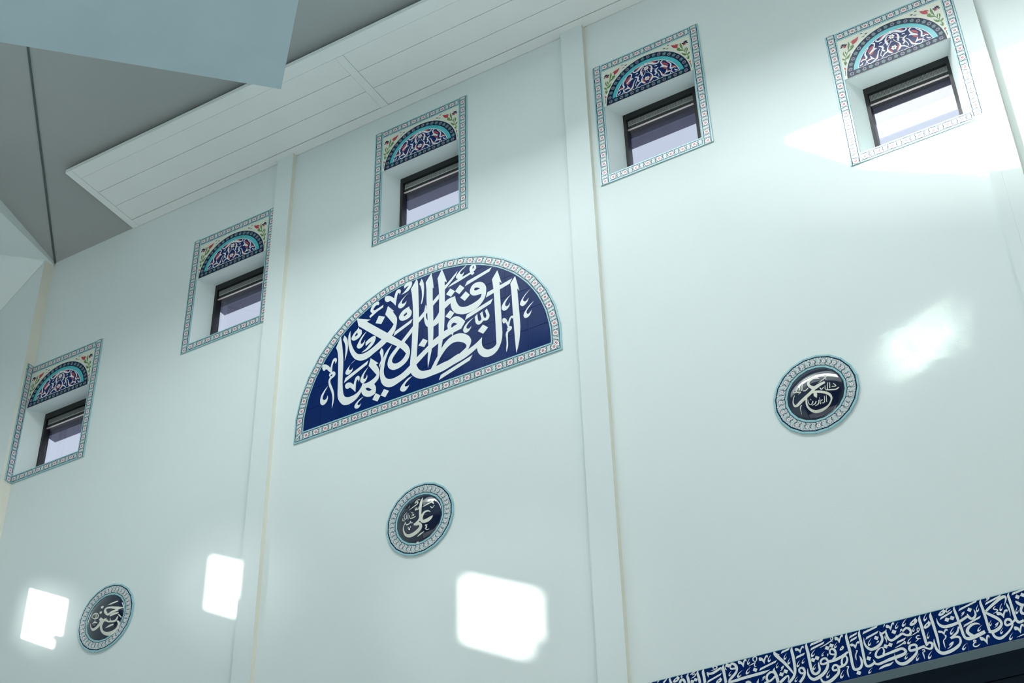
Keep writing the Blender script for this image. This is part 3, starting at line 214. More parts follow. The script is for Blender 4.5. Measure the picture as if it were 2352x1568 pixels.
BANDP=[[[[2067,299,1],[2068,291,0],[2074,284,0],[2071,273,0],[2063,264,0],[2050,259,0],[2035,258,0],[2028,263,0],[2028,270,0],[2036,279,0],[2048,287,0],[2061,293,0]],[[2056,283,1],[2055,274,1],[2044,270,1],[2043,275,1]]],[[[2116,273,1],[2106,258,1],[2030,233,1],[2039,248,1]]],[[[2274,302,1],[2264,288,1],[2149,258,1],[2158,273,1]]],[[[2275,197,1],[2265,182,1],[2160,151,1],[2169,166,1]]],[[[2418,297,1],[2408,282,1],[2312,255,1],[2321,270,1]]],[[[2567,302,1],[2557,288,1],[2476,275,1],[2485,290,1]]],[[[2212,266,1],[2232,253,1],[2220,235,1],[2201,248,1]]],[[[2068,240,1],[2089,227,1],[2077,208,1],[2057,221,1]]],[[[2100,242,1],[2120,229,1],[2109,210,1],[2089,223,1]]],[[[2503,272,1],[2523,259,1],[2511,240,1],[2492,253,1]]],[[[2535,276,1],[2554,263,1],[2543,245,1],[2524,258,1]]],[[[2274,271,1],[2265,261,0],[2257,249,0],[2254,237,0],[2254,228,0],[2257,223,0],[2262,224,0],[2268,229,0],[2272,238,0],[2272,243,0],[2271,247,1],[2269,240,0],[2266,237,0],[2262,236,0],[2259,239,0],[2260,244,0],[2265,255,0]]],[[[2413,241,1],[2403,232,0],[2395,220,0],[2390,208,0],[2389,199,0],[2392,194,0],[2397,194,0],[2404,200,0],[2408,208,0],[2409,213,0],[2408,217,1],[2406,210,0],[2402,207,0],[2398,207,0],[2396,210,0],[2397,215,0],[2403,226,0]]],[[[2498,199,1],[2489,189,0],[2481,178,0],[2476,166,0],[2476,157,0],[2479,152,0],[2484,153,0],[2490,158,0],[2494,166,0],[2495,171,0],[2494,175,1],[2492,168,0],[2488,165,0],[2484,165,0],[2482,168,0],[2483,173,0],[2489,184,0]]],[[[2331,156,1],[2323,148,0],[2315,139,0],[2311,129,0],[2311,121,0],[2313,117,0],[2317,117,0],[2323,121,0],[2326,128,0],[2328,133,0],[2327,136,1],[2325,130,0],[2321,127,0],[2318,127,0],[2316,130,0],[2317,134,0],[2322,143,0]]],[[[2271,137,1],[2259,132,0],[2247,125,0],[2239,116,0],[2235,108,0],[2237,103,0],[2241,101,0],[2249,103,0],[2255,109,0],[2258,113,0],[2259,117,1],[2254,112,0],[2250,110,0],[2246,112,0],[2245,115,0],[2248,120,0],[2256,127,0]]],[[[2388,90,1],[2379,84,0],[2370,75,0],[2365,66,0],[2363,58,0],[2365,53,0],[2369,53,0],[2376,57,0],[2380,63,0],[2382,67,0],[2381,70,1],[2378,65,0],[2375,63,0],[2372,63,0],[2370,66,0],[2372,71,0],[2377,79,0]]],[[[2438,46,1],[2426,38,0],[2415,29,0],[2407,18,0],[2405,9,0],[2407,3,0],[2412,2,0],[2420,6,0],[2426,13,0],[2428,19,0],[2428,22,1],[2424,16,0],[2420,14,0],[2416,14,0],[2414,18,0],[2416,23,0],[2424,33,0]]],[[[2162,50,1],[2149,44,0],[2137,36,0],[2128,26,0],[2125,17,0],[2127,11,0],[2132,9,0],[2140,12,0],[2147,19,0],[2150,24,0],[2150,28,1],[2145,22,0],[2140,20,0],[2136,21,0],[2135,25,0],[2138,30,0],[2147,39,0]]],[[[2106,166,1],[2094,159,0],[2083,150,0],[2076,139,0],[2074,130,0],[2076,124,0],[2081,123,0],[2089,127,0],[2094,134,0],[2097,139,0],[2097,143,1],[2092,137,0],[2088,134,0],[2084,135,0],[2082,139,0],[2085,144,0],[2093,153,0]]],[[[2166,240,1],[2173,245,0],[2182,248,0],[2185,248,0],[2185,244,0],[2181,237,0],[2175,230,0],[2166,225,0],[2155,223,1],[2156,224,0],[2164,228,0],[2172,235,0],[2177,239,1],[2174,238,0],[2165,233,1]]],[[[2328,294,1],[2336,298,0],[2346,300,0],[2349,299,0],[2349,295,0],[2344,288,0],[2336,283,0],[2326,279,0],[2314,278,1],[2315,279,0],[2324,282,0],[2334,288,0],[2339,291,1],[2336,291,0],[2326,287,1]]],[[[2346,120,1],[2354,126,0],[2364,130,0],[2367,130,0],[2367,125,0],[2363,118,0],[2357,110,0],[2347,104,0],[2335,101,1],[2336,102,0],[2345,107,0],[2353,115,0],[2358,120,1],[2355,118,0],[2345,113,1]]],[[[2056,66,1],[2067,74,0],[2080,79,0],[2085,77,0],[2085,72,0],[2079,62,0],[2070,53,0],[2057,45,0],[2041,41,1],[2042,43,0],[2054,49,0],[2065,59,0],[2073,65,1],[2067,63,0],[2055,57,1]]],[[[2367,190,0],[2372,194,0],[2383,192,0],[2394,184,0],[2403,173,1],[2409,184,0],[2417,195,0],[2427,197,0],[2434,193,0],[2434,186,0],[2428,176,1],[2427,184,0],[2424,185,0],[2418,179,0],[2411,165,0],[2403,145,1],[2396,159,0],[2387,171,1],[2380,171,0],[2372,173,0],[2367,181,0]]],[[[2447,74,0],[2452,79,0],[2461,77,0],[2471,69,0],[2478,57,1],[2483,70,0],[2490,81,0],[2499,84,0],[2504,80,0],[2505,71,0],[2499,61,1],[2499,69,0],[2496,70,0],[2491,64,0],[2485,48,0],[2478,27,1],[2472,41,0],[2464,55,1],[2458,54,0],[2451,56,0],[2447,64,0]]],[[[2240,62,0],[2244,67,0],[2253,64,0],[2264,55,0],[2274,41,1],[2277,54,0],[2283,65,0],[2291,68,0],[2297,63,0],[2298,54,0],[2294,44,1],[2293,52,0],[2290,53,0],[2286,47,0],[2282,31,0],[2278,9,1],[2270,25,0],[2260,40,1],[2254,40,0],[2247,42,0],[2241,52,0]]],[[[2006,165,0],[2010,168,0],[2019,166,0],[2030,160,0],[2038,151,1],[2043,159,0],[2049,166,0],[2058,167,0],[2064,164,0],[2064,158,0],[2059,152,1],[2058,157,0],[2056,158,0],[2051,154,0],[2045,144,0],[2039,131,1],[2032,141,0],[2023,151,1],[2018,151,0],[2011,153,0],[2006,159,0]]],[[[1736,246,1],[1758,233,1],[1746,213,1],[1725,227,1]]],[[[1622,235,1],[1643,222,1],[1632,203,1],[1611,217,1]]],[[[1670,167,1],[1691,154,1],[1680,135,1],[1659,148,1]]],[[[1700,169,1],[1721,157,1],[1710,138,1],[1689,151,1]]],[[[1553,117,1],[1575,104,1],[1564,85,1],[1543,98,1]]],[[[1650,300,1],[1640,285,1],[1545,264,1],[1554,280,1]]],[[[1648,263,1],[1638,248,1],[1558,225,1],[1567,241,1]]],[[[1807,176,1],[1797,161,1],[1743,150,1],[1752,165,1]]],[[[1684,288,1],[1688,291,0],[1693,294,0],[1695,294,0],[1695,291,0],[1693,287,0],[1690,283,0],[1685,279,0],[1679,277,1],[1679,278,0],[1684,281,0],[1688,285,0],[1690,288,1],[1688,287,0],[1684,284,1]]],[[[1626,194,1],[1632,197,0],[1638,198,0],[1641,197,0],[1640,194,0],[1637,190,0],[1632,187,0],[1625,185,0],[1617,185,1],[1618,185,0],[1624,187,0],[1630,190,0],[1634,192,1],[1631,192,0],[1625,190,1]]],[[[1780,232,1],[1786,236,0],[1792,238,0],[1794,238,0],[1795,235,0],[1792,230,0],[1788,225,0],[1781,220,0],[1773,218,1],[1774,219,0],[1780,223,0],[1785,228,0],[1789,231,1],[1786,230,0],[1780,227,1]]],[[[1569,137,1],[1574,139,0],[1580,140,0],[1582,139,0],[1582,137,0],[1579,133,0],[1575,129,0],[1568,127,0],[1561,127,1],[1561,128,0],[1567,129,0],[1573,133,0],[1576,135,1],[1574,134,0],[1568,132,1]]],[[[1698,281,0],[1702,286,0],[1711,285,0],[1719,278,0],[1726,268,1],[1731,279,0],[1738,290,0],[1746,293,0],[1751,289,0],[1751,282,0],[1745,273,1],[1745,280,0],[1743,281,0],[1738,274,0],[1732,261,0],[1724,242,1],[1719,254,0],[1712,265,1],[1707,264,0],[1701,266,0],[1697,273,0]]],[[[1780,288,1],[1770,280,0],[1760,270,0],[1754,259,0],[1753,250,0],[1756,245,0],[1760,245,0],[1767,249,0],[1772,256,0],[1774,261,0],[1774,265,1],[1770,259,0],[1766,256,0],[1762,256,0],[1760,260,0],[1762,265,0],[1768,274,0]]],[[[1835,294,1],[1821,287,0],[1808,278,0],[1800,266,0],[1796,257,0],[1799,250,0],[1804,248,0],[1813,252,0],[1820,259,0],[1823,265,0],[1823,269,1],[1818,263,0],[1813,260,0],[1809,262,0],[1807,266,0],[1810,271,0],[1819,281,0]]],[[[1962,297,1],[1950,288,0],[1940,277,0],[1934,265,0],[1933,255,0],[1936,249,0],[1941,249,0],[1949,254,0],[1954,262,0],[1956,268,0],[1955,272,1],[1951,265,0],[1947,262,0],[1943,262,0],[1941,266,0],[1942,271,0],[1949,282,0]]],[[[1875,235,1],[1866,228,0],[1859,220,0],[1854,211,0],[1853,204,0],[1856,200,0],[1860,199,0],[1865,203,0],[1869,209,0],[1870,213,0],[1870,216,1],[1867,211,0],[1864,209,0],[1861,209,0],[1859,212,0],[1861,216,0],[1866,224,0]]],[[[1596,226,1],[1585,217,0],[1575,207,0],[1569,195,0],[1568,186,0],[1571,180,0],[1576,180,0],[1584,184,0],[1588,192,0],[1590,198,0],[1590,201,1],[1586,195,0],[1582,192,0],[1578,192,0],[1576,196,0],[1577,201,0],[1584,211,0]]],[[[1846,170,1],[1833,164,0],[1821,156,0],[1812,146,0],[1809,137,0],[1811,131,0],[1816,129,0],[1825,132,0],[1831,138,0],[1834,144,0],[1835,147,1],[1830,142,0],[1825,140,0],[1821,141,0],[1819,145,0],[1822,150,0],[1831,159,0]]],[[[1950,178,1],[1943,168,0],[1936,157,0],[1933,146,0],[1933,138,0],[1937,133,0],[1941,134,0],[1946,140,0],[1949,147,0],[1950,152,0],[1949,156,1],[1947,149,0],[1944,146,0],[1941,145,0],[1938,148,0],[1939,153,0],[1943,163,0]]],[[[1807,75,1],[1796,70,0],[1786,62,0],[1779,53,0],[1776,45,0],[1778,40,0],[1783,39,0],[1790,42,0],[1795,48,0],[1797,52,0],[1798,55,1],[1794,51,0],[1790,49,0],[1786,50,0],[1785,53,0],[1787,57,0],[1794,65,0]]],[[[1573,38,1],[1562,33,0],[1551,27,0],[1544,19,0],[1541,11,0],[1542,6,0],[1547,5,0],[1554,7,0],[1560,12,0],[1562,16,0],[1563,19,1],[1558,15,0],[1554,13,0],[1551,14,0],[1549,18,0],[1552,22,0],[1560,29,0]]],[[[1870,56,1],[1859,48,0],[1850,38,0],[1844,27,0],[1843,19,0],[1845,13,0],[1850,13,0],[1857,17,0],[1862,25,0],[1864,30,0],[1863,33,1],[1860,27,0],[1856,25,0],[1852,25,0],[1850,28,0],[1852,33,0],[1858,43,0]]],[[[1949,54,1],[1937,45,0],[1925,35,0],[1918,23,0],[1916,13,0],[1918,7,0],[1924,6,0],[1932,10,0],[1938,18,0],[1940,24,0],[1940,28,1],[1936,22,0],[1931,19,0],[1927,19,0],[1925,23,0],[1927,29,0],[1935,39,0]]],[[[1887,288,1],[1889,278,0],[1895,270,0],[1893,259,0],[1884,249,0],[1870,242,0],[1853,240,0],[1845,246,0],[1845,253,0],[1853,264,0],[1866,273,0],[1881,281,0]],[[1875,269,1],[1874,259,1],[1863,255,1],[1862,259,1]]],[[[1963,248,1],[1966,240,0],[1972,233,0],[1971,221,0],[1963,211,0],[1950,204,0],[1935,200,0],[1927,205,0],[1926,212,0],[1933,223,0],[1945,232,0],[1958,241,0]],[[1953,229,1],[1954,220,1],[1943,215,1],[1941,219,1]]],[[[1516,288,1],[1506,273,1],[1456,258,1],[1465,274,1]]],[[[1511,262,1],[1502,247,1],[1458,234,1],[1467,250,1]]],[[[1294,302,1],[1285,287,1],[1200,273,1],[1209,289,1]]],[[[1299,281,1],[1289,266,1],[1199,243,1],[1207,259,1]]],[[[1163,240,1],[1153,225,1],[1098,213,1],[1106,229,1]]],[[[1071,298,1],[1061,283,1],[1005,271,1],[1014,287,1]]],[[[1458,219,0],[1463,223,0],[1472,221,0],[1482,215,0],[1489,205,1],[1495,216,0],[1502,225,0],[1510,227,0],[1516,224,0],[1516,217,0],[1510,209,1],[1510,215,0],[1508,216,0],[1502,211,0],[1496,199,0],[1488,182,1],[1482,193,0],[1475,204,1],[1469,203,0],[1462,205,0],[1458,212,0]]],[[[1366,288,0],[1370,293,0],[1379,290,0],[1388,283,0],[1394,271,1],[1400,283,0],[1408,293,0],[1416,296,0],[1421,292,0],[1420,284,0],[1414,275,1],[1414,282,0],[1412,283,0],[1407,277,0],[1400,263,0],[1391,244,1],[1386,257,0],[1380,270,1],[1374,269,0],[1368,271,0],[1365,279,0]]],[[[1101,280,0],[1106,284,0],[1115,282,0],[1125,275,0],[1133,265,1],[1139,276,0],[1146,284,0],[1155,287,0],[1160,283,0],[1160,276,0],[1155,268,1],[1154,275,0],[1152,276,0],[1147,271,0],[1140,258,0],[1133,242,1],[1127,253,0],[1118,264,1],[1112,264,0],[1105,265,0],[1101,272,0]]],[[[1477,41,1],[1499,28,1],[1488,9,1],[1466,22,1]]],[[[1333,258,1],[1356,245,1],[1344,226,1],[1323,239,1]]],[[[1304,249,1],[1326,236,1],[1315,217,1],[1293,230,1]]],[[[1229,201,1],[1252,188,1],[1241,168,1],[1219,182,1]]],[[[1202,194,1],[1224,181,1],[1213,162,1],[1191,175,1]]],[[[1015,165,1],[1038,151,1],[1027,132,1],[1004,145,1]]],[[[985,152,1],[1008,139,1],[997,120,1],[974,133,1]]],[[[1410,225,1],[1412,220,0],[1416,216,0],[1415,209,0],[1411,202,0],[1403,197,0],[1393,195,0],[1387,198,0],[1387,202,0],[1391,209,0],[1398,215,0],[1407,221,0]],[[1404,214,1],[1404,207,1],[1398,204,1],[1396,207,1]]],[[[1234,245,1],[1221,237,0],[1209,228,0],[1201,217,0],[1199,207,0],[1201,201,0],[1207,199,0],[1215,203,0],[1222,210,0],[1224,216,0],[1224,220,1],[1220,214,0],[1215,211,0],[1210,212,0],[1208,216,0],[1211,222,0],[1219,231,0]]],[[[1380,256,1],[1370,249,0],[1361,241,0],[1356,232,0],[1354,224,0],[1357,220,0],[1361,219,0],[1367,222,0],[1372,228,0],[1374,233,0],[1373,236,1],[1370,231,0],[1367,229,0],[1363,229,0],[1361,232,0],[1363,236,0],[1369,245,0]]],[[[1045,267,1],[1035,259,0],[1025,250,0],[1020,240,0],[1019,231,0],[1022,226,0],[1027,225,0],[1034,229,0],[1038,236,0],[1040,241,0],[1039,245,1],[1036,239,0],[1032,236,0],[1028,237,0],[1026,240,0],[1028,245,0],[1034,254,0]]],[[[1064,230,1],[1055,222,0],[1046,213,0],[1041,202,0],[1041,194,0],[1044,189,0],[1048,189,0],[1055,193,0],[1059,200,0],[1060,205,0],[1060,208,1],[1057,203,0],[1053,200,0],[1050,200,0],[1047,203,0],[1049,208,0],[1054,217,0]]],[[[1124,200,1],[1114,192,0],[1104,182,0],[1098,171,0],[1097,162,0],[1100,157,0],[1105,156,0],[1113,161,0],[1117,168,0],[1119,173,0],[1118,177,1],[1115,171,0],[1111,168,0],[1107,168,0],[1105,172,0],[1106,177,0],[1113,187,0]]],[[[1223,150,1],[1214,144,0],[1204,135,0],[1199,126,0],[1198,118,0],[1200,113,0],[1205,112,0],[1211,116,0],[1216,122,0],[1217,127,0],[1217,130,1],[1214,125,0],[1210,122,0],[1207,123,0],[1205,126,0],[1206,130,0],[1213,139,0]]],[[[1307,87,1],[1295,78,0],[1284,68,0],[1277,55,0],[1275,45,0],[1278,39,0],[1284,39,0],[1292,43,0],[1298,51,0],[1300,57,0],[1300,61,1],[1295,55,0],[1291,51,0],[1286,52,0],[1284,56,0],[1286,62,0],[1294,72,0]]],[[[1395,68,1],[1383,59,0],[1371,47,0],[1364,34,0],[1362,23,0],[1366,17,0],[1372,16,0],[1380,21,0],[1386,30,0],[1388,36,0],[1388,40,1],[1384,33,0],[1379,30,0],[1374,30,0],[1372,34,0],[1374,41,0],[1381,52,0]]],[[[1158,205,1],[1148,199,0],[1139,192,0],[1134,183,0],[1133,175,0],[1135,171,0],[1139,170,0],[1145,173,0],[1150,179,0],[1152,183,0],[1151,186,1],[1148,182,0],[1145,179,0],[1141,180,0],[1139,183,0],[1141,187,0],[1147,195,0]]],[[[1292,215,1],[1283,211,0],[1274,206,0],[1268,199,0],[1266,193,0],[1267,188,0],[1271,187,0],[1277,189,0],[1281,193,0],[1283,197,0],[1284,200,1],[1280,196,0],[1277,195,0],[1274,195,0],[1273,198,0],[1275,202,0],[1281,207,0]]],[[[1096,97,1],[1087,92,0],[1078,84,0],[1072,76,0],[1070,69,0],[1073,64,0],[1077,63,0],[1083,66,0],[1088,72,0],[1090,76,0],[1089,79,1],[1086,74,0],[1082,72,0],[1079,73,0],[1078,76,0],[1079,80,0],[1086,87,0]]],[[[1301,187,1],[1304,192,0],[1308,196,0],[1310,197,0],[1311,194,0],[1311,189,0],[1309,184,0],[1305,179,0],[1300,174,1],[1300,175,0],[1304,180,0],[1306,186,0],[1308,189,1],[1306,188,0],[1302,183,1]]],[[[993,178,1],[1000,184,0],[1009,189,0],[1013,188,0],[1013,184,0],[1011,176,0],[1005,169,0],[997,162,0],[986,158,1],[986,160,0],[994,165,0],[1001,173,0],[1005,178,1],[1002,177,0],[994,171,1]]],[[[961,296,1],[997,266,1],[981,266,1],[961,268,1]]],[[[621,282,1],[632,251,1],[619,261,1]]],[[[941,283,1],[930,274,0],[919,263,0],[913,251,0],[913,241,0],[916,236,0],[922,235,0],[929,240,0],[934,248,0],[936,254,0],[935,257,1],[932,251,0],[927,248,0],[923,248,0],[920,252,0],[922,257,0],[929,268,0]]],[[[798,294,1],[788,287,0],[779,277,0],[774,267,0],[774,258,0],[777,253,0],[782,253,0],[788,257,0],[793,264,0],[794,269,0],[793,272,1],[790,267,0],[787,264,0],[783,264,0],[781,267,0],[782,272,0],[788,281,0]]],[[[981,220,1],[973,212,0],[966,204,0],[962,194,0],[962,187,0],[965,183,0],[969,183,0],[974,187,0],[978,193,0],[979,197,0],[978,200,1],[976,195,0],[973,193,0],[969,193,0],[967,195,0],[968,200,0],[973,208,0]]],[[[664,241,1],[654,235,0],[645,228,0],[640,220,0],[639,213,0],[641,208,0],[645,207,0],[652,210,0],[656,215,0],[658,220,0],[657,223,1],[654,218,0],[651,216,0],[647,217,0],[646,220,0],[647,224,0],[653,231,0]]],[[[739,227,1],[724,221,0],[709,213,0],[699,202,0],[695,192,0],[698,185,0],[704,183,0],[714,185,0],[722,192,0],[725,198,0],[725,202,1],[719,196,0],[714,194,0],[709,196,0],[707,200,0],[710,206,0],[721,215,0]]],[[[796,234,1],[782,228,0],[768,220,0],[759,209,0],[755,199,0],[758,193,0],[763,191,0],[773,194,0],[780,200,0],[783,206,0],[784,210,1],[778,204,0],[773,202,0],[768,204,0],[766,208,0],[769,213,0],[779,222,0]]],[[[855,277,0],[860,282,0],[870,280,0],[880,272,0],[888,260,1],[894,272,0],[902,283,0],[911,286,0],[917,282,0],[917,274,0],[911,264,1],[911,272,0],[908,273,0],[902,266,0],[896,252,0],[888,231,1],[881,245,0],[873,258,1],[866,257,0],[859,259,0],[855,268,0]]],[[[713,291,0],[717,295,0],[726,293,0],[737,284,0],[745,272,1],[750,284,0],[757,294,0],[765,297,0],[771,292,0],[772,284,0],[767,275,1],[766,282,0],[763,283,0],[758,277,0],[753,263,0],[746,243,1],[739,258,0],[731,271,1],[725,271,0],[718,273,0],[713,282,0]]],[[[815,224,1],[838,211,1],[828,191,1],[805,205,1]]],[[[633,300,1],[657,286,1],[646,266,1],[622,280,1]]],[[[973,237,1],[963,222,1],[848,194,1],[857,210,1]]],[[[595,243,1],[585,228,1],[486,198,1],[495,214,1]]],[[[584,217,1],[586,209,0],[591,203,0],[590,194,0],[583,185,0],[571,181,0],[557,179,0],[550,184,0],[549,190,0],[556,198,0],[567,205,0],[579,211,0]],[[574,202,1],[574,194,1],[565,191,1],[563,194,1]]],[[[863,143,1],[870,148,0],[878,152,0],[882,151,0],[882,148,0],[879,141,0],[874,134,0],[865,129,0],[854,126,1],[855,127,0],[863,132,0],[870,138,0],[874,143,1],[871,142,0],[863,137,1]]],[[[993,178,1],[1000,184,0],[1009,188,0],[1013,188,0],[1013,183,0],[1010,176,0],[1005,169,0],[996,163,0],[985,159,1],[986,161,0],[994,166,0],[1001,173,0],[1005,178,1],[1002,177,0],[993,171,1]]],[[[405,254,1],[426,243,1],[417,226,1],[397,238,1]]],[[[381,248,1],[402,236,1],[393,219,1],[372,231,1]]],[[[336,301,1],[326,299,0],[317,295,0],[310,289,0],[308,283,0],[309,279,0],[312,277,0],[319,278,0],[324,282,0],[326,285,0],[327,287,1],[323,284,0],[319,284,0],[316,285,0],[315,288,0],[318,291,0],[324,295,0]]],[[[289,299,1],[292,291,0],[299,284,0],[298,273,0],[290,264,0],[277,258,0],[262,256,0],[253,261,0],[252,267,0],[259,277,0],[271,285,0],[284,293,0]],[[279,282,1],[280,273,1],[269,269,1],[268,273,1]]]]
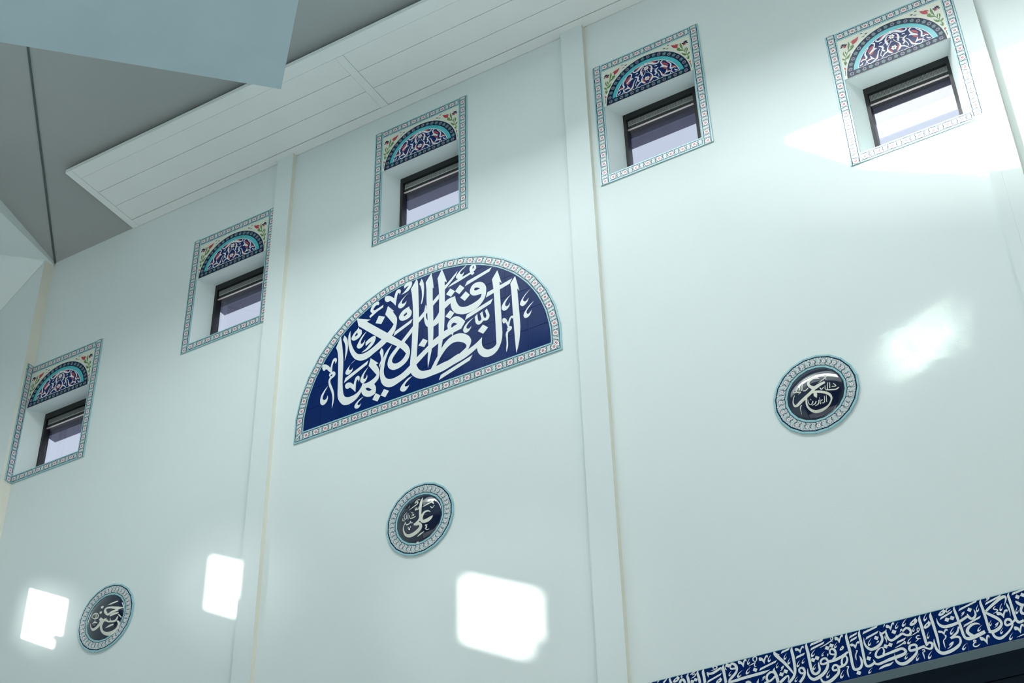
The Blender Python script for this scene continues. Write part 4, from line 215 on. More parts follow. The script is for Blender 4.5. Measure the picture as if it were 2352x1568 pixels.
BANDS=[[[2103.9,296.7,2.3],[2086.6,292.5,7.2],[2077.3,280.2,8.1],[2082.2,270.1,6.3],[2097.5,277.8,5.2],[2106.4,281.3,1.7]],[[2133.5,296.1,1.1],[2127.1,281.6,12.0],[2132.3,244.9,15.4],[2139.1,196.3,16.4],[2145.9,147.9,16.3],[2150.6,103.3,15.7],[2159.7,80.9,16.0],[2176.6,70.8,17.8]],[[2164.8,79.5,15.1],[2179.4,71.5,21.0],[2209.7,75.1,24.7],[2243.4,82.2,24.7],[2278.8,91.6,22.4]],[[2259.6,141.8,1.4],[2246.8,151.8,9.7],[2226.0,155.9,14.2],[2203.3,150.3,17.0],[2184.0,135.1,19.3],[2177.6,116.5,19.7],[2187.4,98.1,20.0],[2205.4,80.5,21.5]],[[2013.5,250.1,1.3],[2014.0,223.5,8.0],[2024.7,200.1,14.9],[2046.4,184.2,19.7],[2076.0,180.8,20.6],[2109.4,183.7,20.1],[2137.8,189.3,17.8],[2167.2,200.5,16.6],[2196.9,213.0,15.7]],[[2197.6,230.3,2.6],[2202.1,211.6,13.2],[2212.2,194.4,15.1],[2230.7,192.4,15.6],[2244.9,209.0,12.2],[2245.7,226.3,9.2],[2241.6,246.4,1.3]],[[2295.9,300.0,1.1],[2288.4,279.2,13.2],[2293.8,236.7,16.2],[2298.9,182.9,16.2],[2302.0,133.0,15.6],[2305.5,91.8,16.1]],[[2303.3,210.8,5.4],[2315.6,198.8,14.9],[2345.2,173.5,17.6],[2369.6,149.7,17.3],[2382.0,126.3,15.5],[2379.2,106.9,16.0],[2359.6,89.1,20.7],[2333.8,80.2,20.9],[2312.7,81.3,19.4],[2300.9,88.7,16.4]],[[2319.6,82.4,15.5],[2325.3,52.4,14.3],[2342.6,33.7,16.8],[2365.5,29.2,18.0],[2397.9,45.0,13.6],[2426.7,68.7,11.8],[2442.4,90.3,11.0],[2443.4,110.0,11.3],[2434.3,129.1,16.2]],[[2436.8,128.4,17.2],[2416.6,132.9,15.3],[2404.0,117.6,13.0],[2408.1,99.3,13.4],[2425.0,97.7,15.3],[2442.3,104.6,13.8],[2459.2,115.9,12.1],[2466.2,129.8,7.9]],[[2465.8,295.1,1.1],[2456.7,277.2,13.0],[2460.3,238.2,15.5],[2463.5,191.0,16.0],[2466.6,144.0,15.9],[2471.7,112.6,15.5],[2485.5,97.5,17.1],[2513.0,103.1,16.6]],[[2308.0,213.9,14.0],[2330.1,229.8,16.9],[2367.0,252.0,18.3],[2403.2,271.3,19.8],[2426.1,278.2,20.0],[2438.8,274.7,13.2],[2437.5,256.1,9.2],[2422.9,225.1,1.3]],[[2371.1,233.3,2.2],[2358.7,225.0,5.5],[2356.9,216.8,6.7],[2371.6,209.9,7.7],[2378.0,202.4,6.6],[2365.6,194.1,5.1],[2348.7,190.0,1.1]],[[2437.2,235.8,1.3],[2438.0,221.0,10.3],[2443.4,196.4,10.3],[2445.0,172.8,5.7],[2442.3,147.6,1.0]],[[2041.5,130.2,8.0],[2046.7,121.6,8.5],[2040.2,108.8,7.0],[2028.9,100.1,6.0],[2027.1,83.3,8.0],[2029.8,48.0,1.1]],[[2217.2,46.0,6.7],[2208.4,55.4,6.9],[2200.7,50.2,6.5],[2208.5,42.5,6.8],[2217.1,38.9,2.7]],[[2208.2,41.2,7.7],[2196.8,31.2,7.5],[2198.2,18.1,8.0],[2216.0,13.5,7.8],[2236.8,23.9,1.7]],[[2491.3,234.1,6.6],[2501.2,218.4,16.0],[2516.3,202.7,17.7],[2533.2,195.3,16.6]],[[2522.0,192.5,15.9],[2509.2,170.0,15.5],[2511.3,149.3,15.7],[2524.4,143.0,16.5]],[[2133.9,162.7,10.9],[2119.6,131.6,13.9],[2095.9,114.6,15.5],[2072.7,100.4,17.0]],[[2075.5,101.1,11.3],[2101.7,103.0,12.7],[2119.8,98.3,13.6],[2127.7,83.3,13.1],[2122.9,58.7,15.0],[2100.0,38.8,19.6],[2059.1,23.4,21.1],[2017.6,19.6,21.0],[1992.6,31.6,18.9],[1975.9,58.9,14.6],[1970.9,97.7,10.7],[1973.0,123.2,2.2]],[[2450.8,10.0,1.1],[2494.5,18.5,7.7]],[[1986.3,295.8,1.1],[1979.3,273.3,16.2],[1984.6,227.7,17.7],[1989.4,179.5,17.1],[1994.1,131.7,15.5],[1994.9,85.2,12.0],[1992.3,42.6,1.1]],[[1917.7,294.2,1.1],[1909.2,271.3,15.0],[1913.2,231.8,17.8],[1916.0,187.0,17.2],[1919.4,145.2,16.7],[1921.6,112.6,16.0],[1925.9,91.2,16.0]],[[1921.7,98.1,17.2],[1940.1,107.9,12.9],[1955.1,99.7,14.7],[1956.1,83.5,15.0],[1946.5,68.6,15.7],[1927.8,71.9,11.1],[1910.7,83.5,12.4],[1893.3,93.7,13.8]],[[1909.6,92.5,14.3],[1892.8,91.0,15.8],[1866.9,86.0,15.8],[1841.8,85.1,15.7]],[[1864.2,101.2,13.4],[1855.6,115.0,15.1],[1839.6,119.0,14.3],[1822.2,114.8,15.8],[1815.2,99.1,14.9],[1822.5,85.6,15.3],[1847.4,85.1,17.1]],[[1861.5,101.8,12.3],[1856.8,68.3,15.3],[1837.7,47.1,18.5],[1812.5,30.3,21.5],[1779.3,15.5,21.4],[1749.0,17.3,19.4],[1727.4,37.1,14.8],[1720.6,62.0,9.5],[1721.9,93.6,1.4]],[[1659.6,99.1,14.5],[1688.3,102.1,15.9],[1731.6,108.6,18.8],[1768.7,112.3,17.1],[1786.2,100.6,16.2],[1790.3,85.0,16.8],[1775.9,74.2,20.2],[1738.4,67.7,21.6],[1692.8,63.1,20.2],[1652.2,55.8,17.3],[1617.3,50.0,15.8],[1595.9,56.7,12.3],[1589.9,71.3,10.9],[1585.4,87.0,2.2]],[[1593.5,67.5,13.2],[1567.1,53.7,17.5],[1544.3,53.5,16.7],[1533.0,70.9,15.0],[1530.8,109.5,16.1],[1529.1,168.8,16.8],[1527.3,228.5,16.8],[1524.6,274.0,14.2],[1534.8,301.3,1.2]],[[1654.4,151.6,2.9],[1633.7,146.6,10.3],[1613.8,129.6,13.1],[1604.6,108.5,13.8],[1616.1,92.5,15.5],[1641.9,94.8,16.0],[1665.2,99.1,14.5]],[[1653.1,152.0,5.4],[1661.4,126.4,11.0],[1652.2,105.3,12.8]],[[1793.2,219.0,11.7],[1818.5,234.5,14.7],[1836.5,225.4,16.3],[1843.6,202.9,13.7],[1832.3,186.7,16.1],[1810.7,190.9,12.7],[1790.7,204.9,15.9],[1766.7,196.4,16.1],[1745.4,187.2,16.1],[1718.6,179.3,15.9],[1701.1,192.7,13.6],[1694.2,218.1,13.7],[1691.3,242.6,9.8],[1696.9,258.9,1.4]],[[1745.8,190.0,11.4],[1752.9,205.8,1.7]],[[1697.3,252.9,3.6],[1681.3,242.2,11.9],[1663.5,237.9,12.8],[1652.2,255.7,2.2]],[[1655.8,242.9,12.3],[1662.8,217.3,15.2],[1660.3,194.3,15.8],[1640.5,169.9,19.2],[1606.7,154.9,20.6],[1578.5,156.2,18.3],[1556.6,179.5,13.6],[1548.4,208.2,9.7],[1549.5,240.7,1.4]],[[1727.6,125.7,1.2],[1758.5,133.9,7.3],[1782.4,142.4,8.2],[1795.1,150.9,7.1],[1798.5,138.3,7.2],[1784.8,140.3,5.7]],[[1836.2,176.9,1.2],[1859.8,184.0,5.2],[1883.6,192.5,6.4],[1896.3,200.9,6.2],[1896.0,214.2,5.9],[1886.4,215.3,5.8],[1883.8,201.2,5.4],[1891.1,187.6,4.8]],[[1891.5,167.0,7.2],[1876.4,168.0,6.4],[1869.0,158.2,6.7],[1881.3,149.2,7.0],[1897.4,146.5,2.3]],[[1880.8,146.4,7.2],[1860.2,132.7,1.2]],[[1890.5,71.3,7.1],[1902.9,71.0,7.6],[1903.5,59.3,7.0],[1891.9,56.5,6.1],[1894.1,38.7,7.5],[1895.9,10.9,1.1]],[[1610.1,15.5,1.7],[1623.9,22.3,11.6],[1653.3,29.5,15.8],[1681.6,31.1,14.4],[1706.0,42.4,1.4]],[[1681.9,221.3,1.4],[1682.2,206.4,8.8],[1686.6,190.5,6.9],[1685.9,170.1,1.1]],[[1449.4,300.6,1.2],[1441.1,275.7,15.7],[1445.0,226.8,18.6],[1448.9,178.3,18.0],[1450.9,136.4,17.4],[1451.9,89.1,16.7],[1458.2,56.9,16.9],[1474.0,48.6,17.3],[1497.8,54.4,17.6],[1511.5,77.3,15.7],[1511.5,103.6,13.8],[1504.7,131.8,2.2]],[[1487.7,168.5,7.2],[1496.0,166.4,7.4],[1484.5,148.6,7.0],[1479.9,129.2,7.9],[1482.2,108.0,1.4]],[[1334.5,150.8,10.6],[1352.9,166.9,13.4],[1358.3,192.3,14.2],[1349.9,213.8,15.2],[1333.3,219.5,12.1],[1322.7,207.3,10.3],[1325.7,188.6,9.7],[1353.3,178.7,12.9]],[[1436.9,175.4,12.0],[1418.0,165.4,16.5],[1387.0,152.4,18.0],[1347.8,143.0,19.3],[1309.9,142.1,17.8],[1291.7,137.8,15.0]],[[1303.3,146.7,12.4],[1290.4,167.7,14.0],[1270.2,169.8,13.6],[1254.9,155.8,13.4],[1257.0,140.4,12.4],[1273.7,134.8,13.2],[1297.8,139.2,14.9]],[[1302.3,149.9,13.1],[1295.7,116.1,17.7],[1278.4,87.9,21.0],[1252.1,67.9,22.5],[1221.0,54.9,22.3],[1194.4,52.5,20.0],[1173.4,69.4,15.2],[1162.9,98.5,11.4],[1166.2,131.8,1.8]],[[1184.4,299.6,1.2],[1177.2,280.2,16.1],[1182.4,233.7,19.0],[1184.7,188.2,18.4],[1187.0,143.0,17.7],[1192.9,103.0,17.3],[1207.8,84.6,17.6],[1228.8,88.3,18.1],[1241.2,102.9,14.7],[1240.8,129.6,12.9],[1239.0,156.8,2.3]],[[1422.2,155.4,9.0],[1397.2,144.0,10.5],[1387.2,117.0,12.9],[1389.7,95.8,14.0]],[[1419.2,154.7,8.3],[1425.1,128.1,12.9],[1410.9,102.3,14.9],[1389.2,92.9,16.2],[1354.3,91.3,16.1]],[[1365.7,89.9,13.7],[1353.7,106.1,13.9],[1337.0,110.3,13.5],[1324.4,94.3,13.0],[1330.6,78.0,12.6],[1352.4,78.5,14.6]],[[1364.7,93.1,14.4],[1357.6,56.7,17.6],[1334.3,36.1,20.8],[1302.5,17.6,22.2],[1272.9,13.1,17.3],[1250.9,21.3,15.1],[1240.3,47.3,9.7]],[[1263.9,246.1,1.5],[1297.7,255.5,6.1],[1325.8,266.4,7.3],[1347.7,275.8,7.3],[1355.6,288.8,6.9],[1348.2,298.2,6.7],[1340.6,286.6,5.8],[1347.6,265.3,5.0]],[[1085.6,297.5,1.2],[1078.4,278.1,16.2],[1083.5,228.5,19.2],[1084.7,183.2,18.7],[1083.0,138.9,17.8],[1072.4,105.8,18.2],[1054.9,86.3,18.4],[1031.7,68.3,18.4]],[[960.7,299.4,1.4],[967.1,278.9,21.2],[992.4,242.3,21.0],[1015.5,212.4,18.5],[1037.8,178.4,16.2],[1059.6,141.6,12.6],[1070.5,113.7,1.1]],[[1110.4,123.2,13.1],[1111.4,140.8,12.2],[1128.3,145.6,14.5],[1141.4,133.4,15.4],[1143.8,109.1,13.3],[1131.2,82.6,18.2],[1103.6,53.9,18.2]],[[1110.4,123.2,11.1],[1123.3,109.7,12.8],[1142.4,109.4,13.3]],[[1023.2,114.8,12.3],[1000.2,99.6,18.5],[974.1,82.2,18.5]],[[1019.9,112.6,9.1],[1033.6,115.2,9.7],[1035.2,94.1,7.5],[1023.8,76.1,1.8]],[[1413.3,81.1,6.3],[1426.0,79.4,7.2],[1415.7,60.0,7.2],[1414.5,34.1,8.4],[1419.4,11.0,1.1]],[[782.3,242.4,1.1],[806.0,249.8,6.1],[825.4,255.6,6.7],[839.3,270.8,7.2],[841.3,286.3,6.6],[831.7,295.4,7.0],[817.2,287.0,7.2],[817.9,270.8,6.0],[831.2,259.5,6.2],[822.8,245.6,6.5],[823.5,229.5,6.4],[833.9,227.0,1.6]],[[654.4,266.0,11.2],[664.7,284.8,15.5],[683.3,281.6,17.5],[698.4,260.5,17.8],[699.6,236.2,15.1],[686.4,215.5,16.9],[662.7,197.4,18.3],[643.3,180.9,16.8],[639.9,163.2,15.0]],[[655.7,265.7,10.0],[663.7,253.0,11.4],[687.7,249.8,13.1],[700.5,243.9,12.7]],[[637.7,167.7,13.4],[675.4,167.8,18.2],[740.3,171.9,19.3],[807.3,174.0,19.2],[873.9,176.2,17.6],[920.0,184.6,1.1]],[[615.8,297.0,1.1],[608.1,277.4,16.3],[610.7,239.3,19.1],[613.9,195.9,18.5],[616.3,168.9,17.9]],[[476.4,300.5,1.1],[467.6,282.4,16.6],[470.8,246.7,19.4],[473.1,203.4,18.8]],[[493.9,270.6,7.5],[506.3,258.2,14.2],[533.4,255.6,16.5],[561.7,264.7,16.9],[587.4,274.5,14.0],[595.6,275.1,7.9],[590.6,254.9,1.4]],[[493.9,270.6,5.2],[498.9,253.3,10.6],[501.0,234.0,1.1]],[[522.0,277.1,1.4],[543.8,275.8,5.5],[563.7,283.0,8.6],[566.2,293.1,7.5],[546.4,299.4,8.2],[537.4,292.2,6.7],[547.6,285.6,4.5]],[[952.3,189.8,1.3],[944.5,170.7,18.0],[954.2,144.7,18.8],[960.4,111.9,20.3],[962.1,85.5,19.1]],[[943.2,160.5,12.8],[920.2,166.2,13.4],[897.1,150.8,15.0],[891.6,128.6,15.3],[902.4,110.3,15.1],[924.1,115.5,13.6],[947.5,133.3,13.6]],[[902.4,110.3,16.0],[872.7,104.4,13.4]],[[837.8,141.7,1.1],[826.9,118.1,16.3]],[[749.4,136.8,16.0],[770.9,138.1,15.3],[785.3,125.5,9.8]],[[438.1,300.6,1.0],[428.1,283.4,14.2],[434.3,251.9,18.3],[439.4,209.4,18.4]],[[367.8,298.2,1.0],[356.5,280.1,14.6],[359.2,258.7,18.5],[363.2,227.7,18.5]],[[376.9,282.0,4.9],[400.5,292.5,9.8],[425.1,300.3,2.4]],[[377.9,256.4,1.2],[397.4,260.9,6.1],[412.6,271.0,8.6],[408.9,281.2,6.8],[389.5,276.7,6.0]],[[298.1,243.4,17.5],[309.4,261.5,17.4],[325.9,259.8,17.2],[337.7,233.9,15.5]],[[238.5,298.4,1.3],[230.1,285.3,14.3],[239.4,255.2,15.9]],[[214.5,298.4,2.5],[198.9,285.9,10.1],[183.3,273.4,12.7]],[[156.5,298.5,2.0],[140.9,286.0,10.2]],[[100.7,299.1,9.8],[88.4,297.4,7.3]]]
MED={"MA":[[[54.0,83.5,2.2],[32.8,98.7,14.1],[3.3,102.2,17.4],[-24.8,85.7,19.1],[-26.7,57.1,17.9],[-7.1,30.4,23.5],[12.8,20.7,29.4],[48.8,34.3,24.7],[86.5,44.7,17.3]],[[13.1,23.1,26.6],[-11.8,-1.8,24.5],[-58.3,-28.5,24.7],[-104.1,-50.6,24.7],[-131.5,-62.6,22.1],[-152.5,-59.9,14.9],[-161.9,-34.8,10.3],[-158.1,-7.1,8.2],[-141.3,20.9,3.8]],[[-26.3,-13.5,9.8],[8.1,-11.4,16.6],[60.4,-30.4,18.1],[98.7,-56.4,18.7],[111.2,-84.9,14.1],[103.0,-110.6,10.1],[77.7,-139.7,12.0],[33.1,-157.1,19.3],[-9.0,-156.5,20.9],[-40.1,-138.3,16.7],[-60.7,-104.6,13.9],[-64.2,-69.8,12.6],[-57.6,-38.4,12.7],[-44.1,-19.1,12.1],[-25.6,-8.9,9.9]],[[8.7,-6.9,2.5],[8.3,-33.3,26.5],[13.4,-61.6,2.4]],[[171.8,-18.1,6.8],[148.8,-31.3,9.7],[107.5,-25.9,9.5],[83.2,-19.4,7.0]],[[106.5,37.3,4.3],[95.2,-23.8,6.0]],[[139.8,20.2,4.8],[155.0,-4.7,6.4],[127.6,-4.3,5.8]],[[74.2,5.6,4.9],[55.4,-6.9,7.6],[47.4,10.5,4.0]],[[84.3,16.4,4.2],[81.8,-14.1,5.9]],[[118.5,32.9,4.2],[113.6,-13.6,5.0]],[[-34.1,35.5,6.9],[-55.1,23.6,8.8],[-75.1,33.4,4.8],[-68.9,92.1,4.3]],[[-79.8,91.2,4.3],[-86.0,32.4,6.0]],[[-100.8,64.7,6.7],[-119.5,69.1,6.8],[-121.7,38.1,6.5],[-91.4,24.7,5.6],[-112.0,15.1,4.0]],[[-91.4,85.7,4.4],[-97.6,41.5,5.2]],[[-139.6,64.2,5.7],[-148.1,50.1,5.6],[-126.1,37.3,4.5]],[[-79.1,111.6,2.5],[-36.7,121.9,9.0],[29.3,133.3,3.0]],[[40.8,51.8,2.0],[65.7,62.1,5.9],[89.3,77.8,6.8],[102.1,92.5,6.1],[95.3,103.9,5.9],[88.2,90.4,4.1],[99.6,61.8,3.2]],[[81.0,-62.0,3.4],[74.3,-112.2,5.9]],[[67.2,-64.2,3.4],[59.1,-109.2,6.4],[40.1,-109.6,5.8]],[[49.9,-86.7,6.8],[38.2,-94.5,5.8]],[[35.4,-64.7,3.4],[30.8,-115.8,5.9]],[[25.1,-82.6,6.2],[17.1,-108.5,7.6],[-7.3,-116.5,3.9]],[[5.7,-85.2,7.5],[-5.0,-100.6,7.8],[-29.1,-106.3,3.9]],[[-16.4,-77.3,7.4],[-25.1,-93.4,7.8],[-42.4,-95.8,4.3],[-50.0,-74.9,5.6],[-49.9,-53.2,2.5]],[[-33.3,-55.9,4.1],[-26.1,-65.2,4.1]],[[-101.6,-78.0,9.7],[-114.8,-90.1,7.1],[-116.4,-137.5,1.7]]],"MB":[[[38.7,165.8,2.2],[34.1,130.1,19.3],[32.4,71.3,22.7],[32.3,12.5,21.3],[35.1,-37.2,20.0]],[[122.2,6.7,1.8],[99.2,21.2,11.3],[68.9,15.9,17.6],[46.4,-16.3,23.0],[44.3,-44.9,24.2],[59.7,-59.3,26.8],[90.0,-58.9,31.0],[120.2,-43.8,23.2],[137.7,-27.3,4.7]],[[31.3,-21.4,17.5],[16.4,-46.1,20.5],[-18.9,-62.1,11.6]],[[-26.6,-59.8,14.7],[-1.0,-67.6,22.7],[26.9,-71.2,21.5],[35.9,-95.7,25.3],[15.0,-118.5,29.0],[-25.3,-135.3,28.0],[-70.9,-138.5,25.6],[-106.9,-122.9,19.1],[-126.6,-90.3,14.7],[-129.0,-50.7,10.3],[-104.2,-14.2,3.6]],[[-4.5,-165.7,2.9],[25.6,-153.0,10.2],[58.3,-141.2,4.5]],[[50.3,68.2,4.6],[88.3,83.5,11.6],[123.8,97.0,11.2],[141.6,91.4,4.0]],[[100.6,121.5,3.7],[118.5,112.4,10.6],[141.7,76.6,6.1]],[[-75.4,82.6,2.3],[-34.5,97.1,9.4],[1.1,115.7,10.7],[-1.8,136.4,8.4],[-24.8,128.7,7.4],[-9.8,153.8,8.3],[18.5,149.9,5.3]],[[-16.4,86.5,3.1],[-13.4,61.0,8.1],[-3.2,62.7,9.4],[-0.9,81.7,5.9],[4.5,60.3,6.9],[14.7,62.1,8.1],[14.4,84.4,3.2]],[[93.0,-96.1,5.3],[75.3,-95.6,9.2],[85.6,-110.8,8.7],[73.1,-121.5,8.5],[85.9,-132.6,7.0],[103.5,-128.3,3.3]],[[-7.3,2.6,5.6],[-32.7,-1.8,8.7],[-58.4,1.2,5.9],[-69.3,33.9,4.9]],[[-43.7,35.9,6.0],[-25.5,20.5,8.0],[-48.4,16.7,6.8]],[[-82.5,55.2,4.3],[-81.4,0.9,7.6]],[[-97.8,47.6,4.3],[-97.1,13.0,7.1],[-115.1,16.1,5.3],[-115.7,43.3,4.3]],[[-133.4,29.1,7.8],[-135.5,9.1,5.3],[-112.1,-2.0,3.7]],[[-31.1,46.7,5.4],[-54.1,48.0,4.3]],[[-136.3,44.7,3.6],[-95.6,66.7,5.9]],[[-52.8,-25.0,8.2],[-60.2,-37.4,6.8],[-34.5,-45.2,3.9]],[[-62.7,-41.5,7.8],[-88.2,-44.5,8.2],[-101.2,-34.7,6.2],[-104.1,-19.1,3.1]],[[80.4,110.6,6.9],[88.8,132.7,2.9]],[[-83.5,104.9,5.9],[-75.2,124.6,2.9]],[[119.1,59.1,6.1],[132.0,40.4,6.6],[149.5,61.9,3.5]],[[-85.0,-72.7,2.0],[-79.9,-74.3,12.7],[-74.2,-76.0,2.0]],[[-64.6,-72.6,2.0],[-59.5,-74.1,12.7],[-53.8,-75.8,2.0]],[[-24.1,-203.1,4.2],[-3.8,-203.3,5.4],[-18.8,-213.2,5.4],[4.0,-218.6,2.9]]],"MC":[[[196.9,38.7,2.9],[155.4,37.4,26.6],[85.1,56.3,18.4],[39.7,59.2,18.9],[25.0,40.6,24.4],[49.4,3.7,20.3],[75.4,-17.3,4.1]],[[65.3,-7.6,19.3],[109.6,10.9,22.1],[158.1,21.2,18.5]],[[165.5,-6.4,12.0],[119.2,-12.7,21.6],[85.0,-24.5,15.8]],[[162.9,-40.6,9.9],[143.7,-74.9,18.1],[102.1,-75.5,12.5],[91.3,-44.8,5.7]],[[107.9,-77.0,15.6],[70.6,-70.4,12.3],[55.0,-35.1,5.5]],[[72.9,-67.7,13.5],[24.8,-48.0,13.5],[-16.9,-18.3,16.4]],[[-19.0,-22.4,23.9],[-2.0,-54.9,29.6],[-35.5,-87.9,29.3],[-89.2,-101.6,21.9],[-121.4,-79.3,14.4],[-141.4,-32.1,6.8]],[[158.2,-78.8,12.8],[173.9,-106.0,21.8],[158.9,-148.1,29.5],[113.3,-172.9,33.6],[57.7,-172.2,29.3],[17.2,-147.9,23.1],[0.7,-102.0,25.3],[16.4,-64.4,23.4],[45.7,-39.6,16.6]],[[-34.0,94.1,3.5],[-15.4,84.4,26.5],[2.0,82.1,4.4]],[[-35.4,38.1,3.0],[-20.6,34.1,25.5],[-6.0,31.1,3.1]],[[45.8,89.0,3.1],[89.3,97.5,15.6],[137.6,109.7,11.3]],[[49.2,-124.0,3.1],[91.7,-112.0,15.4],[126.6,-105.1,9.1]],[[165.5,-22.7,11.1],[192.8,-53.2,8.0]],[[-134.3,22.2,8.1],[-104.4,44.8,13.5],[-56.9,32.1,7.5],[-44.4,-6.4,12.1],[-90.0,-3.6,8.6],[-122.4,19.1,4.9]],[[-110.8,-44.8,7.6],[-83.8,-37.9,12.8],[-47.0,-54.6,5.3]],[[-94.7,54.0,7.0],[-75.2,-7.5,8.2]],[[-76.9,49.2,5.9],[-61.3,-6.6,7.1]]]}
TYM={"W":[[[12.2,1143.8,6.6],[25.3,1148.8,14.9],[49.9,1139.4,21.2],[79.7,1117.0,17.7],[104.5,1111.5,12.9],[119.2,1117.6,10.9],[126.1,1124.0,5.6],[115.5,1129.8,7.8]],[[158.1,1112.4,6.5],[142.1,1109.1,12.5],[140.4,1089.8,10.1],[153.3,1058.5,11.8],[173.3,1035.5,16.7],[193.4,1016.5,10.3]],[[127.0,1044.7,4.3],[143.2,1049.9,16.8],[167.3,1038.8,19.7]],[[190.7,1090.5,7.4],[201.6,1072.4,6.2],[215.8,1056.5,9.0],[226.3,1034.6,11.6],[224.2,1011.7,14.0],[219.2,990.4,13.9],[234.0,982.3,12.4],[252.8,984.1,10.1],[270.2,970.6,7.2]],[[253.7,959.6,6.1],[267.4,940.2,11.0],[282.8,939.8,8.4]],[[225.3,955.1,7.3],[230.0,972.5,5.5]],[[103.7,1029.2,4.7],[120.7,1007.9,7.1],[130.6,978.5,9.7],[140.5,949.1,13.8],[164.0,932.4,13.4],[194.1,920.2,10.3],[213.3,925.7,8.4],[221.3,945.3,5.8]],[[188.4,995.2,5.6],[179.7,967.9,12.0],[162.4,949.3,6.3]],[[166.1,955.3,8.6],[191.6,961.4,12.6],[222.0,952.9,8.9],[240.9,922.7,2.9]],[[6.7,1077.9,3.4],[22.7,1041.0,4.1],[39.8,1019.6,7.3],[50.3,993.9,11.4],[51.7,973.1,14.2],[75.9,962.1,12.8],[96.0,941.2,8.1],[113.0,920.1,2.5]],[[52.0,976.9,18.3],[37.4,952.8,14.6],[20.4,938.0,6.4]],[[17.4,1130.8,6.0],[35.8,1122.8,6.8],[49.7,1099.0,11.3],[50.7,1074.1,16.0],[42.1,1046.6,16.8],[48.8,1032.8,5.7]],[[20.1,1086.8,3.9],[62.5,1063.7,3.8],[80.3,1050.0,5.4]],[[112.3,1056.7,6.5],[92.6,1047.3,14.9],[81.6,1029.1,15.4],[89.0,1005.0,14.7],[71.7,986.3,12.6]],[[79.9,1082.5,6.5],[89.9,1089.1,8.4],[101.6,1078.7,6.3]],[[98.0,1000.2,5.6],[110.3,961.5,5.9],[106.0,947.8,7.5]],[[138.9,930.1,5.5],[131.2,914.3,3.1]],[[-1.6,1054.1,3.3],[23.3,1048.7,3.3]],[[-0.2,917.1,8.6],[16.1,924.3,6.4],[31.8,923.9,5.1]],[[60.1,924.6,6.0],[47.5,923.4,5.1]],[[71.8,914.4,4.3],[95.1,929.8,3.4]]],"R":[[[54.2,1153.3,7.8],[78.4,1140.0,11.2],[96.1,1124.2,5.3]],[[152.7,1087.1,10.4],[173.0,1067.9,17.2],[193.2,1048.8,11.5],[194.5,1028.0,9.3]],[[157.3,1032.2,6.3],[174.2,1010.9,14.4],[192.4,1005.0,8.1]],[[236.1,1005.2,7.4],[253.7,993.6,12.2],[273.5,972.8,6.6]],[[128.6,991.6,5.6],[141.9,964.4,8.8],[158.8,943.3,4.7]],[[186.7,976.1,5.9],[207.7,966.7,7.6],[222.3,956.7,3.7]],[[32.5,1007.5,4.7],[34.8,978.2,10.6],[24.7,951.6,13.7],[17.1,935.8,7.9]],[[32.1,1116.7,4.2],[44.1,1089.9,7.9],[34.6,1070.8,6.0]]]}
SPA={"G":[[[-332.1,1233.8,2.4],[-334.5,1197.5,19.0],[-348.7,1147.3,3.3]],[[-323.5,1160.9,7.4],[-309.3,1170.3,33.3],[-297.8,1181.1,7.4]],[[-352.7,1129.1,3.7],[-324.4,1147.8,18.6],[-302.2,1156.2,3.0]],[[-365.1,1105.2,2.6],[-368.8,1130.9,10.0],[-375.6,1151.5,1.9]],[[-383.9,1149.2,2.5],[-388.2,1124.4,13.3],[-377.0,1088.0,2.4]],[[-378.5,1065.1,3.7],[-361.8,1073.1,21.9],[-332.5,1108.1,2.9]],[[-407.1,1083.7,2.7],[-397.1,1071.6,18.3],[-384.6,1054.9,2.6]],[[-395.9,1047.4,1.5],[-392.0,1025.1,13.5],[-392.2,1001.7,1.7]],[[-375.1,1036.3,2.0],[-381.6,1019.6,10.3],[-390.7,1004.3,2.1]],[[-392.2,1001.7,3.7],[-384.6,1054.9,4.4],[-374.2,1089.8,4.8],[-352.7,1129.1,4.8],[-339.1,1169.4,3.3]]],"R":[[[-305.3,1188.6,3.6],[-293.6,1202.7,25.6],[-270.4,1224.3,27.6],[-247.1,1247.5,2.2]],[[-317.3,1212.1,2.2],[-303.1,1221.5,14.9],[-283.0,1237.9,3.0]],[[-378.7,1207.7,2.8],[-369.8,1197.8,22.6],[-355.5,1188.4,4.8]],[[-402.8,983.9,2.4],[-398.4,968.2,14.1],[-398.0,954.6,2.2]]],"N":[[[-402.5,1196.7,3.7],[-394.0,1202.3,15.0],[-383.1,1201.6,3.7]],[[-398.4,1218.3,3.8],[-390.1,1220.7,14.5],[-378.8,1206.1,2.1]],[[-386.6,1232.5,2.9],[-378.9,1224.9,11.1],[-371.9,1207.5,1.9]],[[-367.5,1232.4,3.0],[-368.4,1219.2,10.9],[-365.3,1203.9,2.0]],[[-346.7,1217.8,3.7],[-355.3,1212.1,14.6],[-361.5,1200.1,2.8]],[[-402.3,950.2,4.4],[-405.9,895.4,4.4]],[[-232.4,1265.1,2.2],[-218.9,1264.0,8.0],[-209.5,1263.6,2.2]],[[-224.4,1225.9,2.2],[-208.1,1227.2,6.7],[-197.1,1230.5,2.2]],[[-198.6,1246.7,2.1],[-184.0,1243.8,10.4],[-172.7,1251.3,2.2]]]}
# ------------------------------------------------------------------ dimensions read off the photograph (metres)
ZT = 12.108
FW, FH = 1.0153, 1.373                                  # outer size of a window's tile frame
WIN = [(-4.744, 9.389), (-2.666, 10.158), (-0.508, 10.528), (1.800, 10.165), (3.851, 9.394)]
OP = (0.090, 0.925, 0.095, 0.862)                       # opening inside the frame at the wall face
IN = (0.168, 0.847, 0.100, 0.880)                       # the same at the window, 19 cm in: jambs are splayed
DEP = 0.19
DOOR = (1.80, 4.75, 0.0, 5.47)
XR = 9.5
